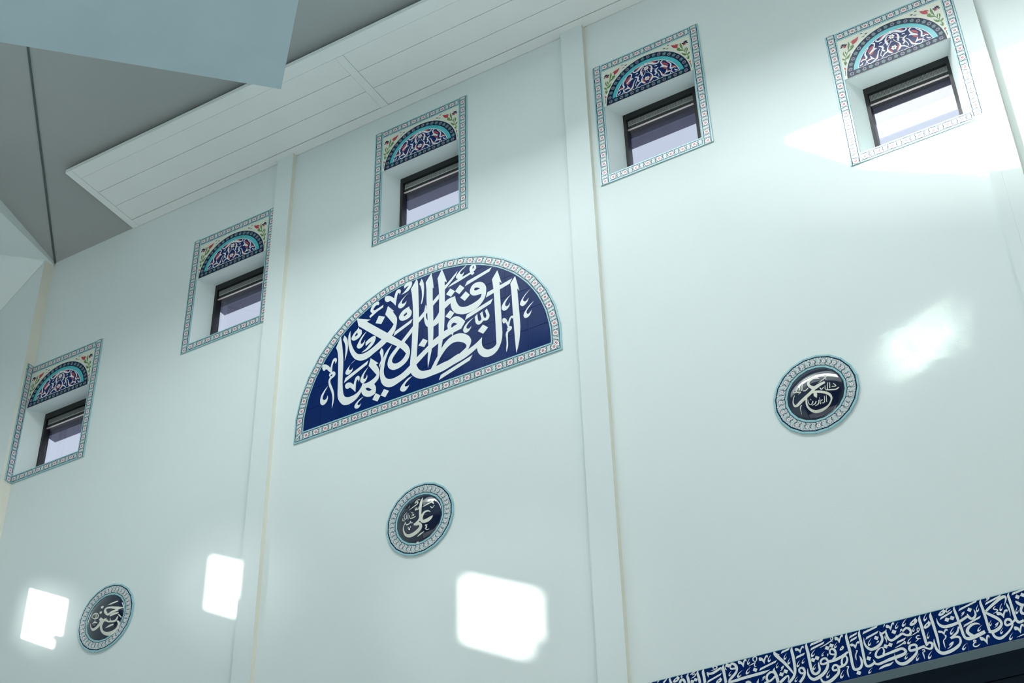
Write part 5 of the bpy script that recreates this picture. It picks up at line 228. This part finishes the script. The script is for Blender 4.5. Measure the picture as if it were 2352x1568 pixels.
# ------------------------------------------------------------------ walls, floor, ceiling
def wall_grid(mb, u0, u1, v0, v1, holes, mat, f):
    us = sorted({u0, u1, *[a for h in holes for a in h[:2]]}); vv = sorted({v0, v1, *[a for h in holes for a in h[2:]]})
    us = [u for u in us if u0 <= u <= u1]; vv = [v for v in vv if v0 <= v <= v1]
    for i in range(len(us)-1):
        for j in range(len(vv)-1):
            cu, cv = (us[i]+us[i+1])/2, (vv[j]+vv[j+1])/2
            if any(h[0] < cu < h[1] and h[2] < cv < h[3] for h in holes): continue
            mb.face([f(us[i], vv[j]), f(us[i+1], vv[j]), f(us[i+1], vv[j+1]), f(us[i], vv[j+1])], mat)
mb = MB()
holes = [(x+OP[0], x+OP[1], z+OP[2], z+OP[3]) for x, z in WIN] + [DOOR]
wall_grid(mb, -5.4, XR, 0, 12.20, holes, 'wall', lambda u, v: (u, 0, v))
for x, z in WIN:
    a = [(x+OP[0], 0, z+OP[2]), (x+OP[1], 0, z+OP[2]), (x+OP[1], 0, z+OP[3]), (x+OP[0], 0, z+OP[3])]
    b = [(x+IN[0], DEP, z+IN[2]), (x+IN[1], DEP, z+IN[2]), (x+IN[1], DEP, z+IN[3]), (x+IN[0], DEP, z+IN[3])]
    for i in range(4): mb.face([a[i], a[(i+1)%4], b[(i+1)%4], b[i]], 'wall')
tag(mb.build('wall_front'), 'pale mint painted wall carrying the tile panels', kind='structure')
# left wall: same stagger of small windows; the sun comes through them
def sun_hole(xa, xb, zt, zb): return ((xa+5.4)/1.05, (xb+5.4)/1.05, zb+.5*(xa+5.4), zt+.5*(xa+5.4))
SH = [sun_hole(-4.170, -3.620, 8.155, 7.65), sun_hole(-2.060, -1.600, 7.870, 7.37), sun_hole(0.425, 1.070, 6.975, 6.45)]
mb = MB(); wall_grid(mb, 0, 14.5, 0, 13.9, SH, 'wall', lambda u, v: (-5.4, -u, v))
tag(mb.build('wall_left'), 'pale mint side wall at the far left', kind='structure')
for i, (a, b, c, d) in enumerate(SH):
    mb = MB(); w = 0.05
    for (u0, u1, v0, v1) in ((a-w, a, c-w, d+w), (b, b+w, c-w, d+w), (a, b, c-w, c), (a, b, d, d+w)): mb.box(-5.42, -5.37, -u0, -u1, v0, v1, 'frame')
    mb.box(-5.42, -5.37, -(b-0.075), -b, c+0.0, c+0.10, 'frame')         # blocks added in the lower corner to notch the sun patch
    mb.box(-5.42, -5.37, -(b-0.11), -b, c+0.10, c+0.14, 'frame')
    tag(mb.build('window_%d' % (7+i)), ['small side wall window nearest the corner', 'small side wall window, second from the corner', 'small side wall window, third from the corner'][i], kind='structure')
mb = MB(); wall_grid(mb, -5.4, XR, 0, 13.9, [(-5.0, 9.0, 3.0, 6.6)], 'wall2', lambda u, v: (u, -14.5, v))  # unseen opening added so sun on the floor bounces light upward
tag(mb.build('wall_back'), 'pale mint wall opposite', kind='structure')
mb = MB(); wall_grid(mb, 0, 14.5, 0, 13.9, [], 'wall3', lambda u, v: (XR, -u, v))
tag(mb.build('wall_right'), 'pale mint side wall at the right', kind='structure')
mb = MB(); mb.face([(-8, 0.5, 0), (-8, -30, 0), (30, -30, 0), (30, 0.5, 0)], 'floor')
for p in mb.f: pass
tag(mb.build('floor'), 'pale carpeted floor', kind='structure')
def zc(y): return ZT + 0.012 - 0.1*y
outer = [(-5.4, 0.0), (XR, 0.0), (XR, -14.5), (-5.4, -14.5)]
sky = [(-2.09, -5.26), (0.98, -5.26), (-0.6, -9.55), (-3.53, -9.55), (-2.82, -6.49)]
bay = [(-2.4, -2.9), (-1.2, -1.9), (7.6, -1.9), (7.6, -5.2), (-2.4, -5.2)]  # unseen raised bay, added to hold the fill lamp and steer its light
mb = MB(); tr = tessellate_polygon([[Vector((*p, 0)) for p in l] for l in (outer, sky, bay)]); al = outer+sky+bay
for i in range(5):
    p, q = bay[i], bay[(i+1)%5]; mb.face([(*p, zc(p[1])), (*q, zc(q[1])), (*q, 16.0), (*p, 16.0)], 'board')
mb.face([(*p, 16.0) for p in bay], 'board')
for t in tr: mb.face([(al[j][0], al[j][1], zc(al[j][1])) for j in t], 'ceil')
CEIL = tag(mb.build('ceiling'), 'grey ceiling sloping up from the wall', kind='structure')
def seam(p, q, w, name='seam'):
    d = Vector((q[0]-p[0], q[1]-p[1])).normalized(); n = Vector((-d.y, d.x))*w/2; mb = MB(); L = []
    for s, e in ((p, 1), (q, 1), (q, -1), (p, -1)):
        L.append((s[0]+n.x*e, s[1]+n.y*e))
    t = [(x, y, zc(y)-0.012) for x, y in L]; b = [(x, y, zc(y)) for x, y in L]
    mb.face(t, 'seam')
    for i in range(4): mb.face([t[i], t[(i+1)%4], b[(i+1)%4], b[i]], 'seam')
    return mb.build(name, CEIL)
seam((-4.645, -0.005), (-1.69, -3.76), 0.019)
# ------------------------------------------------------------------ pilasters and the corner pier
def pilaster(name, x0, x1, d, label):
    mb = MB(); mb.box(x0, x1-0.0005, -d, 0.0, 0.0, ZT, 'pil')
    mb.face([(x1, -d, 0), (x1, 0, 0), (x1, 0, ZT), (x1, -d, ZT)], 'cream')
    return tag(mb.build(name), label, kind='structure')
pilaster('trim_1', -1.652, -1.462, 0.05, 'slim pilaster left of the lettered lunette')
pilaster('trim_2', 1.527, 1.747, 0.05, 'slim pilaster right of the lettered lunette')
p3 = pilaster('trim_3', 4.875, 5.010, 0.05, 'slim pilaster at the far right')
mb = MB(); mb.box(4.790, 4.8745, -0.05, 0.0, 0.0, 9.386, 'pil'); mb.build('pilaster_foot', p3)      # wider below the window's tile surround
pilaster('trim_4', -5.39, -4.66, 0.13, 'corner pier at the far left')
# ------------------------------------------------------------------ boarded soffit along the wall top
SOF = empty('trim_5', (0, 0, ZT), 'white boarded soffit running along the top of the wall', kind='structure')
X0, XB = -3.555, -0.34
def sbox(name, x0, x1, y0, y1, z0, z1):
    mb = MB(); mb.box(x0, x1, y0, y1, z0, z1, 'board'); return mb.build(name, SOF)
sbox('frame_strip', X0, X0+0.075, -1.0, -0.004, 0.0, 0.045)
sbox('frame_strip', X0+0.078, XR, -1.0, -0.862, 0.0, 0.045)
sbox('frame_strip', X0+0.078, XR, -0.112, -0.004, 0.0, 0.045)
for xb in (XB, XB+3.21, XB+6.42): sbox('batten', xb-0.04, xb+0.04, -0.859, -0.115, 0.0, 0.045)
for a, b in ((X0+0.078, XB-0.043), (XB+0.043, XB+3.167), (XB+3.253, XB+6.377), (XB+6.463, XR)):
    for j in range(3):
        y0 = -0.859+0.248*j; sbox('board', a, b, y0+0.001, y0+0.244, 0.003, 0.040)
mb = MB(); mb.box(X0+0.003, XR, -0.997, -0.006, 0.041, 0.055, 'seam'); mb.build('backing', SOF)
# ------------------------------------------------------------------ left corner: short soffit and facet above the pier
mb = MB(); P = [(-4.640, -0.02), (-4.496, -0.939), (-4.30, -2.3), (-4.30, -14.4), (-5.39, -14.4), (-5.39, -1.3), (-5.187, -0.807), (-4.99, -0.45)]
t = [(x, y, 12.080) for x, y in P]; b = [(x, y, zc(y)+0.02) for x, y in P]; n = len(P)
mb.face(t[:6][::-1], 'pil'); mb.face([t[0], t[7], t[6], t[5]], 'pil')
for i in range(n): mb.face([t[i], t[(i+1)%n], b[(i+1)%n], b[i]], 'pil')
tag(mb.build('trim_6'), 'plaster soffit running from the corner pier along the side wall', kind='structure')
mb = MB(); K = (-4.665, -0.132, 12.05)
K2 = (-4.665, -0.132, 12.10)
mb.face([K, (-4.97, -0.42, 12.10), (-5.17, -0.83, 12.10), (-5.395, -1.30, 12.10), (-5.395, -0.132, 11.46)], 'pil'); mb.face([K, K2, (-4.97, -0.42, 12.10)], 'pil')
tag(mb.build('trim_7'), 'slanted plaster facet in the far left corner', kind='structure')
# ------------------------------------------------------------------ turned square canopy hanging below the ceiling
CAN = empty('hanging_canopy', (0, -4.27, 10.52), 'flat blue-grey square ceiling panel hanging in the upper left foreground', 'ceiling panel')
mb = MB(); s = 2.265; P = [(0, s), (-s, 0), (0, -s), (s, 0)]
mb.face([(x, y, 0) for x, y in P[::-1]][::-1], 'canopy'); mb.face([(x, y, 0.09) for x, y in P][::-1], 'canopy')
for i in range(4): mb.face([(*P[i], 0), (*P[(i+1)%4], 0), (*P[(i+1)%4], 0.09), (*P[i], 0.09)], 'canopy')
mb.build('panel', CAN)
for x, y in ((0, 1.6), (-1.6, 0), (0, -1.6), (1.6, 0)):
    mb = MB(); mb.box(x-0.012, x+0.012, y-0.012, y+0.012, 0.09, zc(-4.27+y)-10.52, 'vent'); mb.build('hanger_rod', CAN)
# ------------------------------------------------------------------ windows 1..5
def make_window(i, x, z, label):
    w = empty('window_%d' % i, (x, 0, z), label, kind='structure')
    x0, x1, z0, z1 = IN; e = 0.012
    def bx(name, a, b, c, d, y0, y1, m):
        mb = MB(); mb.box(a, b, y0, y1, c, d, m); return mb.build(name, w)
    bx('frame_head', x0-e, x1+e, 0.815, z1+e, DEP-0.005, 0.26, 'frame')
    bx('frame_jamb', x0-e, x0+0.026, z0-e, 0.8145, DEP-0.005, 0.26, 'frame')
    bx('frame_jamb', x1-0.026, x1+e, z0-e, 0.8145, DEP-0.005, 0.26, 'frame')
    bx('frame_sill', x0+0.0265, x1-0.0265, z0-e, z0+0.03, DEP-0.005, 0.26, 'frame')
    bx('rail', x0+0.0265, x1-0.0265, 0.714, 0.742, DEP+0.01, 0.26, 'frame')
    bx('glazing_bead', x0+0.0265, x1-0.0265, 0.7095, 0.7135, DEP+0.012, DEP+0.028, 'bead')
    v = bx('vent_grille', x0+0.030, x1-0.030, 0.7425, 0.8145, DEP+0.022, 0.25, 'vent')
    mb = MB(); n = 56
    for j in range(n):
        u = x0+0.036+(x1-x0-0.072)*(j+.5)/n; mb.box(u-0.0022, u+0.0022, DEP+0.019, DEP+0.0218, 0.766, 0.811, 'ventdark')
    mb.build('vent_slots', v)
    bx('pane', x0+0.0265, x1-0.0265, z0+0.0305, 0.7075, 0.234, 0.238, 'glass')
    bx('shutter_box', x0-0.06, x1+0.06, 0.692, 0.98, 0.30, 0.42, 'shutter')
    return w
WL = ['far left window below the corner pier', 'window left of the first pilaster', 'highest window, straight above the lettered lunette', 'window just right of the second pilaster', 'window at upper right in the sunlight']
for i, (x, z) in enumerate(WIN): make_window(i+1, x, z, WL[i])

# ------------------------------------------------------------------ glazed border tiles
def border_pattern(mb, L, W, f, units, h0=0.0, th=0.008):
    """tile in (s along, t across) mapped to the panel by f(s, t)"""
    def q(s0, s1, t0, t1): return [f(s0, t0), f(s1, t0), f(s1, t1), f(s0, t1)]
    g = 0.0007
    mb.prism(q(g, L-g, 0, W), h0, h0+th, 'aqua'); h = h0+th
    r = 0.135*W; mb.flat([q(g, L-g, r, W-r)], h+0.0002, 'navyline')
    r2 = 0.195*W; mb.flat([q(g, L-g, r2, W-r2)], h+0.0004, 'field')
    p = L/units; k = W/0.09
    for i in range(units):
        o = i*p; S = lambda a: o+a*p/0.1
        cx, cy = S(0.030), W/2
        F = lambda loop: [f(*q_) for q_ in loop]
        mb.flat([F(lobed(cx, cy, 0.0285*k, 6, 18, 0.12))], h+0.0006, 'navyline')
        mb.flat([F(lobed(cx, cy, 0.0250*k, 6, 18, 0.14))], h+0.0008, 'petal')
        mb.flat([F(lobed(cx, cy, 0.0105*k, 6, 12, 0.15))], h+0.0010, 'red')
        mb.flat([F(lobed(cx, cy, 0.0042*k, 6, 6, 0.0))], h+0.0012, 'petal')
        T = lambda a: a*W/0.09
        st = [([(0.058, .019, .004), (0.066, .034, .005), (0.058, .045, .005), (0.064, .058, .005), (0.060, .071, .004)], 'navyline'),
              ([(0.099, .019, .004), (0.094, .032, .005), (0.100, .045, .005), (0.095, .058, .005), (0.099, .071, .004)], 'navyline'),
              ([(0.070, .024, .003), (0.076, .040, .010), (0.091, .066, .003)], 'petal'),
              ([(0.091, .024, .003), (0.085, .044, .009), (0.070, .067, .003)], 'petal'),
              ([(0.074, .030, .001), (0.080, .045, .004), (0.088, .060, .001)], 'leaf')]
        for n_, (pts, m_) in enumerate(st):
            ribbon(mb, [(S(a), T(b), c*k) for a, b, c in pts], h+0.0006+0.0001*n_, m_, 3, 1.0, f)
BW = 0.088
nH, nV = 4, 7; LH = (FW-2*BW)/nH; LV = FH/nV
def tile_mesh(L, f):
    mb = MB(); border_pattern(mb, L, BW, f, 2); o = mb.build('border_tile'); return o
TILE_H = tile_mesh(LH, lambda s, t: (s, t)); TILE_V = tile_mesh(LV, lambda s, t: (BW-t, s))
def tympanum(parent):
    r1, r2, r3, r4 = 0.396, 0.342, 0.306, 0.300; x0, x1, zb, zt = BW, FW-BW, 0.862, FH-BW; cx = FW/2
    def arc(r, za, n=40):
        a0 = math.asin(min(1, max(0, (za-zb)/r)))
        return [(cx+r*math.cos(a0+(math.pi-2*a0)*i/n), zb+r*math.sin(a0+(math.pi-2*a0)*i/n)) for i in range(n+1)]
    mb = MB(); mb.prism([(x0, zb), (x1, zb), (x1, zt), (x0, zt)], 0, 0.006, 'ivory'); h = 0.006
    for a in (1, -1):
        for key, m_ in (('G', 'green'), ('R', 'red'), ('N', 'navyline')):
            for s_ in SPA[key]: ribbon(mb, [(cx*1000+a*-1*p[0]*-1, p[1], p[2]) for p in s_], h+0.0010, m_, 3)
    sp = mb.build('spandrel_panel', parent)
    mb = MB(); h = 0.0065
    mb.prism(arc(r1+0.006, zb), 0.006, h, 'ivory'); mb.flat([arc(r1, zb)], h+0.0002, 'navyline')
    for rr, n, mm in ((0.369, 22, 0), (0, 15, 1)):
        for i in range(n):
            if mm == 0:
                th = math.pi*(i+.5)/n; c = (cx+rr*math.cos(th), zb+rr*math.sin(th))
                if c[1] < zb+0.06: continue
            else: c = (cx-0.355+0.71*i/(n-1), zb+0.029)
            if i % 2: mb.flat([lobed(*c, 0.017, 5, 15, 0.25)], h+0.0005, 'teal'); mb.flat([lobed(*c, 0.007, 5, 10, 0.2)], h+0.0007, 'red')
            else: mb.flat([lobed(*c, 0.016, 6, 18, 0.2)], h+0.0005, 'dim'); mb.flat([lobed(*c, 0.010, 6, 12, 0.2)], h+0.0007, 'navyline'); mb.flat([lobed(*c, 0.004, 6, 6, 0)], h+0.0009, 'red')
    mb.build('flower_band', parent)
    mb = MB(); zf = zb+0.058; h = 0.0066
    mb.prism(arc(r2, zf), 0.006, h+0.0006, 'turq'); mb.build('turquoise_arch', parent)
    mb = MB(); mb.flat([arc(r3, zf)], h+0.0009, 'petal'); mb.flat([arc(r4, zf+0.004)], h+0.0011, 'navy')
    for a in (1, -1):
        for s_ in TYM['R']: ribbon(mb, [(cx*1000+a*p[0], p[1], p[2]*1.1) for p in s_], h+0.0014, 'red', 3)
        for j, s_ in enumerate(TYM['W']): ribbon(mb, [(cx*1000+a*p[0], p[1], p[2]*1.05) for p in s_], h+0.0017+0.00002*j, 'petal', 3)
    for c in ((cx, 1.105), (cx, 0.984)):
        mb.flat([lobed(*c, 0.022, 6, 24, 0.2)], h+0.0023, 'petal'); mb.flat([lobed(*c, 0.008, 6, 12, 0.1)], h+0.0025, 'gold')
    mb.flat([lobed(cx, 1.152, 0.015, 4, 16, 0.2)], h+0.0023, 'petal')
    mb.build('arabesque_field', parent)
FL = ['floral tile surround of the far left window, folded onto the corner pier', 'floral tile surround of the window left of the first pilaster, its right edge cut off',
      'floral tile surround of the highest window above the lettered lunette', 'floral tile surround of the window just right of the second pilaster', 'floral tile surround of the upper right window, lower part bleached by sun']
FR = []
for i, (x, z) in enumerate(WIN):
    fr = empty('tile_surround', (x, -0.002, z), FL[i], 'tile frame', 'tile window surrounds'); FR.append(fr)
    for k in range(nH):
        for zz in (0, FH-BW):
            if i == 0 and zz == 0 and k == 0: TILE_H.parent = fr; TILE_H.location = (BW, 0, 0)
            else: copy(TILE_H, fr, (BW+k*LH, 0, zz))
    for k in range(nV):
        if i == 0: copy(TILE_V, fr, (0.0845, 0, k*LV), (0, 0, math.pi/2)).location = (0.0840, -BW-0.002, k*LV)
        elif i == 1 and k == 0: TILE_V.parent = fr; TILE_V.location = (0, 0, 0)
        else: copy(TILE_V, fr, (0, 0, k*LV))
        copy(TILE_V, fr, (FW-BW, 0, k*LV))
    if i == 0:
        tympanum(fr); TY = [c for c in fr.children if c.name.split('.')[0] in ('spandrel_panel', 'flower_band', 'turquoise_arch', 'arabesque_field')]
    else:
        for c in TY: copy(c, fr)

# ------------------------------------------------------------------ lettered lunette
LX, LZ = 0.066, 8.672
LUNO = empty('calligraphy_lunette', (LX, -0.002, LZ), 'large half-round dark blue tile panel with white Arabic lettering and flower border', 'tile panel')
LB = 0.098
def lrad(th): return 1.30+0.03*abs(math.sin(2*th))+0.02*math.sin(th)
def lp(th, off): r = lrad(th)-off; return (r*math.cos(th), 0.048+r*math.sin(th))
NS = 20
for i in range(NS):
    t0, t1 = math.pi*i/NS, math.pi*(i+1)/NS
    A, B, Ai, Bi = lp(t0, 0), lp(t1, 0), lp(t0, LB), lp(t1, LB)
    if i == 0: A = (1.30, 0.0); Ai = (1.30-LB, LB)
    if i == NS-1: B = (-1.30, 0.0); Bi = (-1.30+LB, LB)
    L = 0.2
    def f(s, t, A=A, B=B, Ai=Ai, Bi=Bi):
        a, b = s/L, t/LB
        p = (Ai[0]+(Bi[0]-Ai[0])*a, Ai[1]+(Bi[1]-Ai[1])*a); q = (A[0]+(B[0]-A[0])*a, A[1]+(B[1]-A[1])*a)
        return (p[0]+(q[0]-p[0])*b, p[1]+(q[1]-p[1])*b)
    mb = MB(); border_pattern(mb, L, LB, lambda s, t: f(s, t), 2); mb.build('border_tile', LUNO)
NB = 13
for i in range(NB):
    a0, a1 = -1.30+2.6*i/NB, -1.30+2.6*(i+1)/NB
    L = 0.2
    def f(s, t, a0=a0, a1=a1):
        # mitred ends
        x = a0+(a1-a0)*s/L
        return (max(-1.30+t, min(1.30-t, x)), t)
    mb = MB(); border_pattern(mb, L, LB, f, 2); mb.build('border_tile', LUNO)
inner = [(1.30-LB, LB)]+[lp(math.pi*i/60, LB) for i in range(1, 60) if lp(math.pi*i/60, LB)[1] > LB+0.01]+[(-1.30+LB, LB)]
mb = MB(); mb.prism(inner, 0, 0.004, 'grout'); mb.build('grout_bed', LUNO)
def clip(poly, a, b, c):           # keep a*x+b*y<=c
    out = []
    for i in range(len(poly)):
        p, q = poly[i], poly[(i+1) % len(poly)]; dp, dq = a*p[0]+b*p[1]-c, a*q[0]+b*q[1]-c
        if dp <= 0: out.append(p)
        if dp*dq < 0: t = dp/(dp-dq); out.append((p[0]+(q[0]-p[0])*t, p[1]+(q[1]-p[1])*t))
    return out
gx = [0.055-LX+0.2034*k for k in range(-7, 8)]; gz = [LB-0.01, 0.308, 0.511, 0.715, 0.918, 1.12, 1.33]; g = 0.0016
for i in range(len(gx)-1):
    for j in range(len(gz)-1):
        P = clip(clip(clip(clip(inner, -1, 0, -(gx[i]+g)), 1, 0, gx[i+1]-g), 0, -1, -(gz[j]+g)), 0, 1, gz[j+1]-g)
        if len(P) < 3 or abs(parea(P)) < 2e-4: continue
        mb = MB(); mb.prism(P, 0.004, 0.008, 'navy'); mb.build('blue_tile', LUNO)
mb = MB()
for n_, loops in enumerate(LUN):
    mb.flat([smooth_loop(l) for l in loops], 0.0086+0.00001*n_, 'script')
tag(mb.build('lettering', LUNO), 'white flowing Arabic lettering')

# ------------------------------------------------------------------ round medallions
MR = 0.310
def medallion(key, x, z, label):
    o = empty('ceramic_medallion', (x, -0.002, z), label, 'medallion', 'round ceramic medallions on the wall'); N = 20
    if not RING:
        mb = MB(); a = math.pi/N; q = lambda r, th: (r*math.cos(th)/math.cos(a), r*math.sin(th)/math.cos(a))
        mb.prism([q(.206, -a+.002), q(MR*.99, -a+.002), q(MR*.99, a-.002), q(.206, a-.002)], 0, 0.012, 'aqua'); h = 0.012
        for (ra, rb, hh, m_) in ((.224, .298, .0002, 'navyline'), (.229, .289, .0004, 'field')):
            mb.flat([[q(ra*.985, -a+.001), q(rb*.985, -a+.001), q(rb*.985, a-.001), q(ra*.985, a-.001)]], h+hh, m_)
        f = lambda s, t: ((.228+t)*math.cos(s), (.228+t)*math.sin(s))
        for pts, m_ in (([(-.15, .0, .004), (-.11, .012, .004), (-.15, .027, .004), (-.10, .042, .004), (-.14, .058, .004)], 'navyline'),
                        ([(.0, .0, .004), (.045, .014, .004), (.01, .028, .004), (.05, .044, .004), (.02, .058, .004)], 'navyline')):
            P = [(*f(s, t), w) for s, t, w in pts]; ribbon(mb, P, h+.0006, m_, 3, 1.0)
        for pts, m_ in (([(.06, .006, .003), (.09, .028, .011), (.13, .054, .003)], 'petal'), ([(.13, .006, .003), (.10, .03, .010), (.06, .054, .003)], 'petal'), ([(.08, .015, .001), (.10, .03, .004), (.12, .046, .001)], 'leaf')):
            ribbon(mb, [(*f(s, t), w) for s, t, w in pts], h+.0008+.0001*len(mb.f)/40, m_, 3, 1.0)
        for s, t, r, rr in ((-.058, .030, .0150, .0035), (.135, .011, .0085, .0022), (.050, .050, .0085, .0022), (-.125, .050, .0075, .002), (-.005, .010, .0075, .002)):
            c = f(s, t); mb.flat([lobed(*c, r+.0018, 5, 20, .16)], h+.0014, 'navyline'); mb.flat([lobed(*c, r, 5, 20, .18)], h+.0016, 'petal'); mb.flat([lobed(*c, rr, 6, 6, 0)], h+.0018, 'red')
        RING.append(mb.build('ring_tile', o)); start = 1
    else: start = 0
    for k in range(start, N): copy(RING[0], o, (0, 0, 0), (0, -2*math.pi*k/N, 0))
    R, H = 0.207, 0.040
    cap = lambda r: 0.010+H*(1-(min(r, R)/R)**2.6)
    if not PLATE:
        mb = MB(); nr, nt = 14, 48
        ring = lambda i: [(R*i/nr*math.cos(2*math.pi*k/nt), -cap(R*i/nr), R*i/nr*math.sin(2*math.pi*k/nt)) for k in range(nt)]
        mb.v.append((0, -cap(0), 0))
        for i in range(1, nr+1): mb.v += ring(i)
        mb.v += [(1.0*R*math.cos(2*math.pi*k/nt), 0, 1.0*R*math.sin(2*math.pi*k/nt)) for k in range(nt)]
        for k in range(nt): mb.f.append((0, 1+k, 1+(k+1)%nt)); mb.mi.append(mb.m('plate'))
        for i in range(nr+1-0):
            if i == 0: continue
            for k in range(nt):
                a0 = 1+(i-1)*nt+k; a1 = 1+(i-1)*nt+(k+1)%nt; mb.f.append((a0, a0+nt, a1+nt, a1)); mb.mi.append(0)
        PLATE.append(mb.build('domed_plate', o, True))
    else: copy(PLATE[0], o)
    lo, hi = {'MA': (4, 15), 'MB': (10, 19), 'MC': (8, 17)}[key]
    for name, lab, pick in (('lettering', 'large cream Arabic lettering', lambda i: not lo <= i < hi), ('small_lettering', 'small cream Arabic inscription', lambda i: lo <= i < hi)):
        mb = MB()
        for n_, s_ in enumerate(MED[key]):
            if pick(n_): ribbon(mb, s_, 0, 'relief', 4, 0.001, None, lambda p, n_=n_: cap(math.hypot(*p))+0.0016+0.00003*n_)
        tag(mb.build(name, o), lab)
RING, PLATE = [], []
medallion('MC', -3.1362, 7.5741, 'small round medallion at lower left between two sun patches')
medallion('MB', 0.0584, 7.5584, 'round medallion below the lettered lunette, tall cream letter on black')
medallion('MA', 3.3040, 7.5447, 'round medallion at right with cream looping letters on dark plate')

# ------------------------------------------------------------------ lettered band over the dark glazing
BD = empty('calligraphy_band', (1.8, -0.002, 5.47), 'long dark blue tile band with dense white Arabic lettering at lower right', 'tile band')
edges = [0.0, 0.095]+[0.095+0.3445*k for k in range(1, 9)]
edges = [e for e in edges if e < 2.95]+[2.95]
mb = MB(); mb.prism([(0, 0), (2.95, 0), (2.95, 0.30), (0, 0.30)], 0, 0.003, 'grout'); mb.build('grout_bed', BD)
for i in range(len(edges)-1):
    mb = MB(); mb.prism([(edges[i]+g, 0), (edges[i+1]-g, 0), (edges[i+1]-g, 0.296), (edges[i]+g, 0.296)], 0.003, 0.008, 'navy')
    mb.build('blue_tile', BD)
mb = MB(); mb.prism([(0, 0.2965), (2.95, 0.2965), (2.95, 0.3), (0, 0.3)], 0, 0.0085, 'aqua'); mb.build('edge_strip', BD)
mb = MB()
for n_, loops in enumerate(BANDP): mb.flat([smooth_loop(l) for l in loops], 0.0086+0.000005*n_, 'script')
for n_, s_ in enumerate(BANDS): ribbon(mb, s_, 0.0092+0.000005*n_, 'script', 4)
tag(mb.build('lettering', BD), 'white flowing Arabic lettering')
G = empty('window_6', (0, 0, 0), 'dark glazed opening below the lettered band at lower right', kind='structure')
x0, x1, z0, z1 = DOOR
def gb(name, a, b, c, d, y0, y1, m_):
    mb = MB(); mb.box(a, b, y0, y1, c, d, m_); return mb.build(name, G)
gb('lintel', x0, x1, z1, z1+0.05, 0.001, 0.20, 'ledge'); gb('jamb', x0-0.05, x0, z0, z1+0.05, 0.001, 0.20, 'ledge'); gb('jamb', x1, x1+0.05, z0, z1+0.05, 0.001, 0.20, 'ledge')
zz = z1
for hgt in (0.07, 0.10, 0.13, 0.13, 0.13, 0.13, 0.13, 0.13):
    gb('louvre_board', x0, x1, zz-hgt+0.008, zz, 0.112+0.02*((int(zz*100)) % 2), 0.16, 'darkbar'); zz -= hgt
gb('glazing', x0, x1, z0, z1, 0.162, 0.18, 'darkglaze')
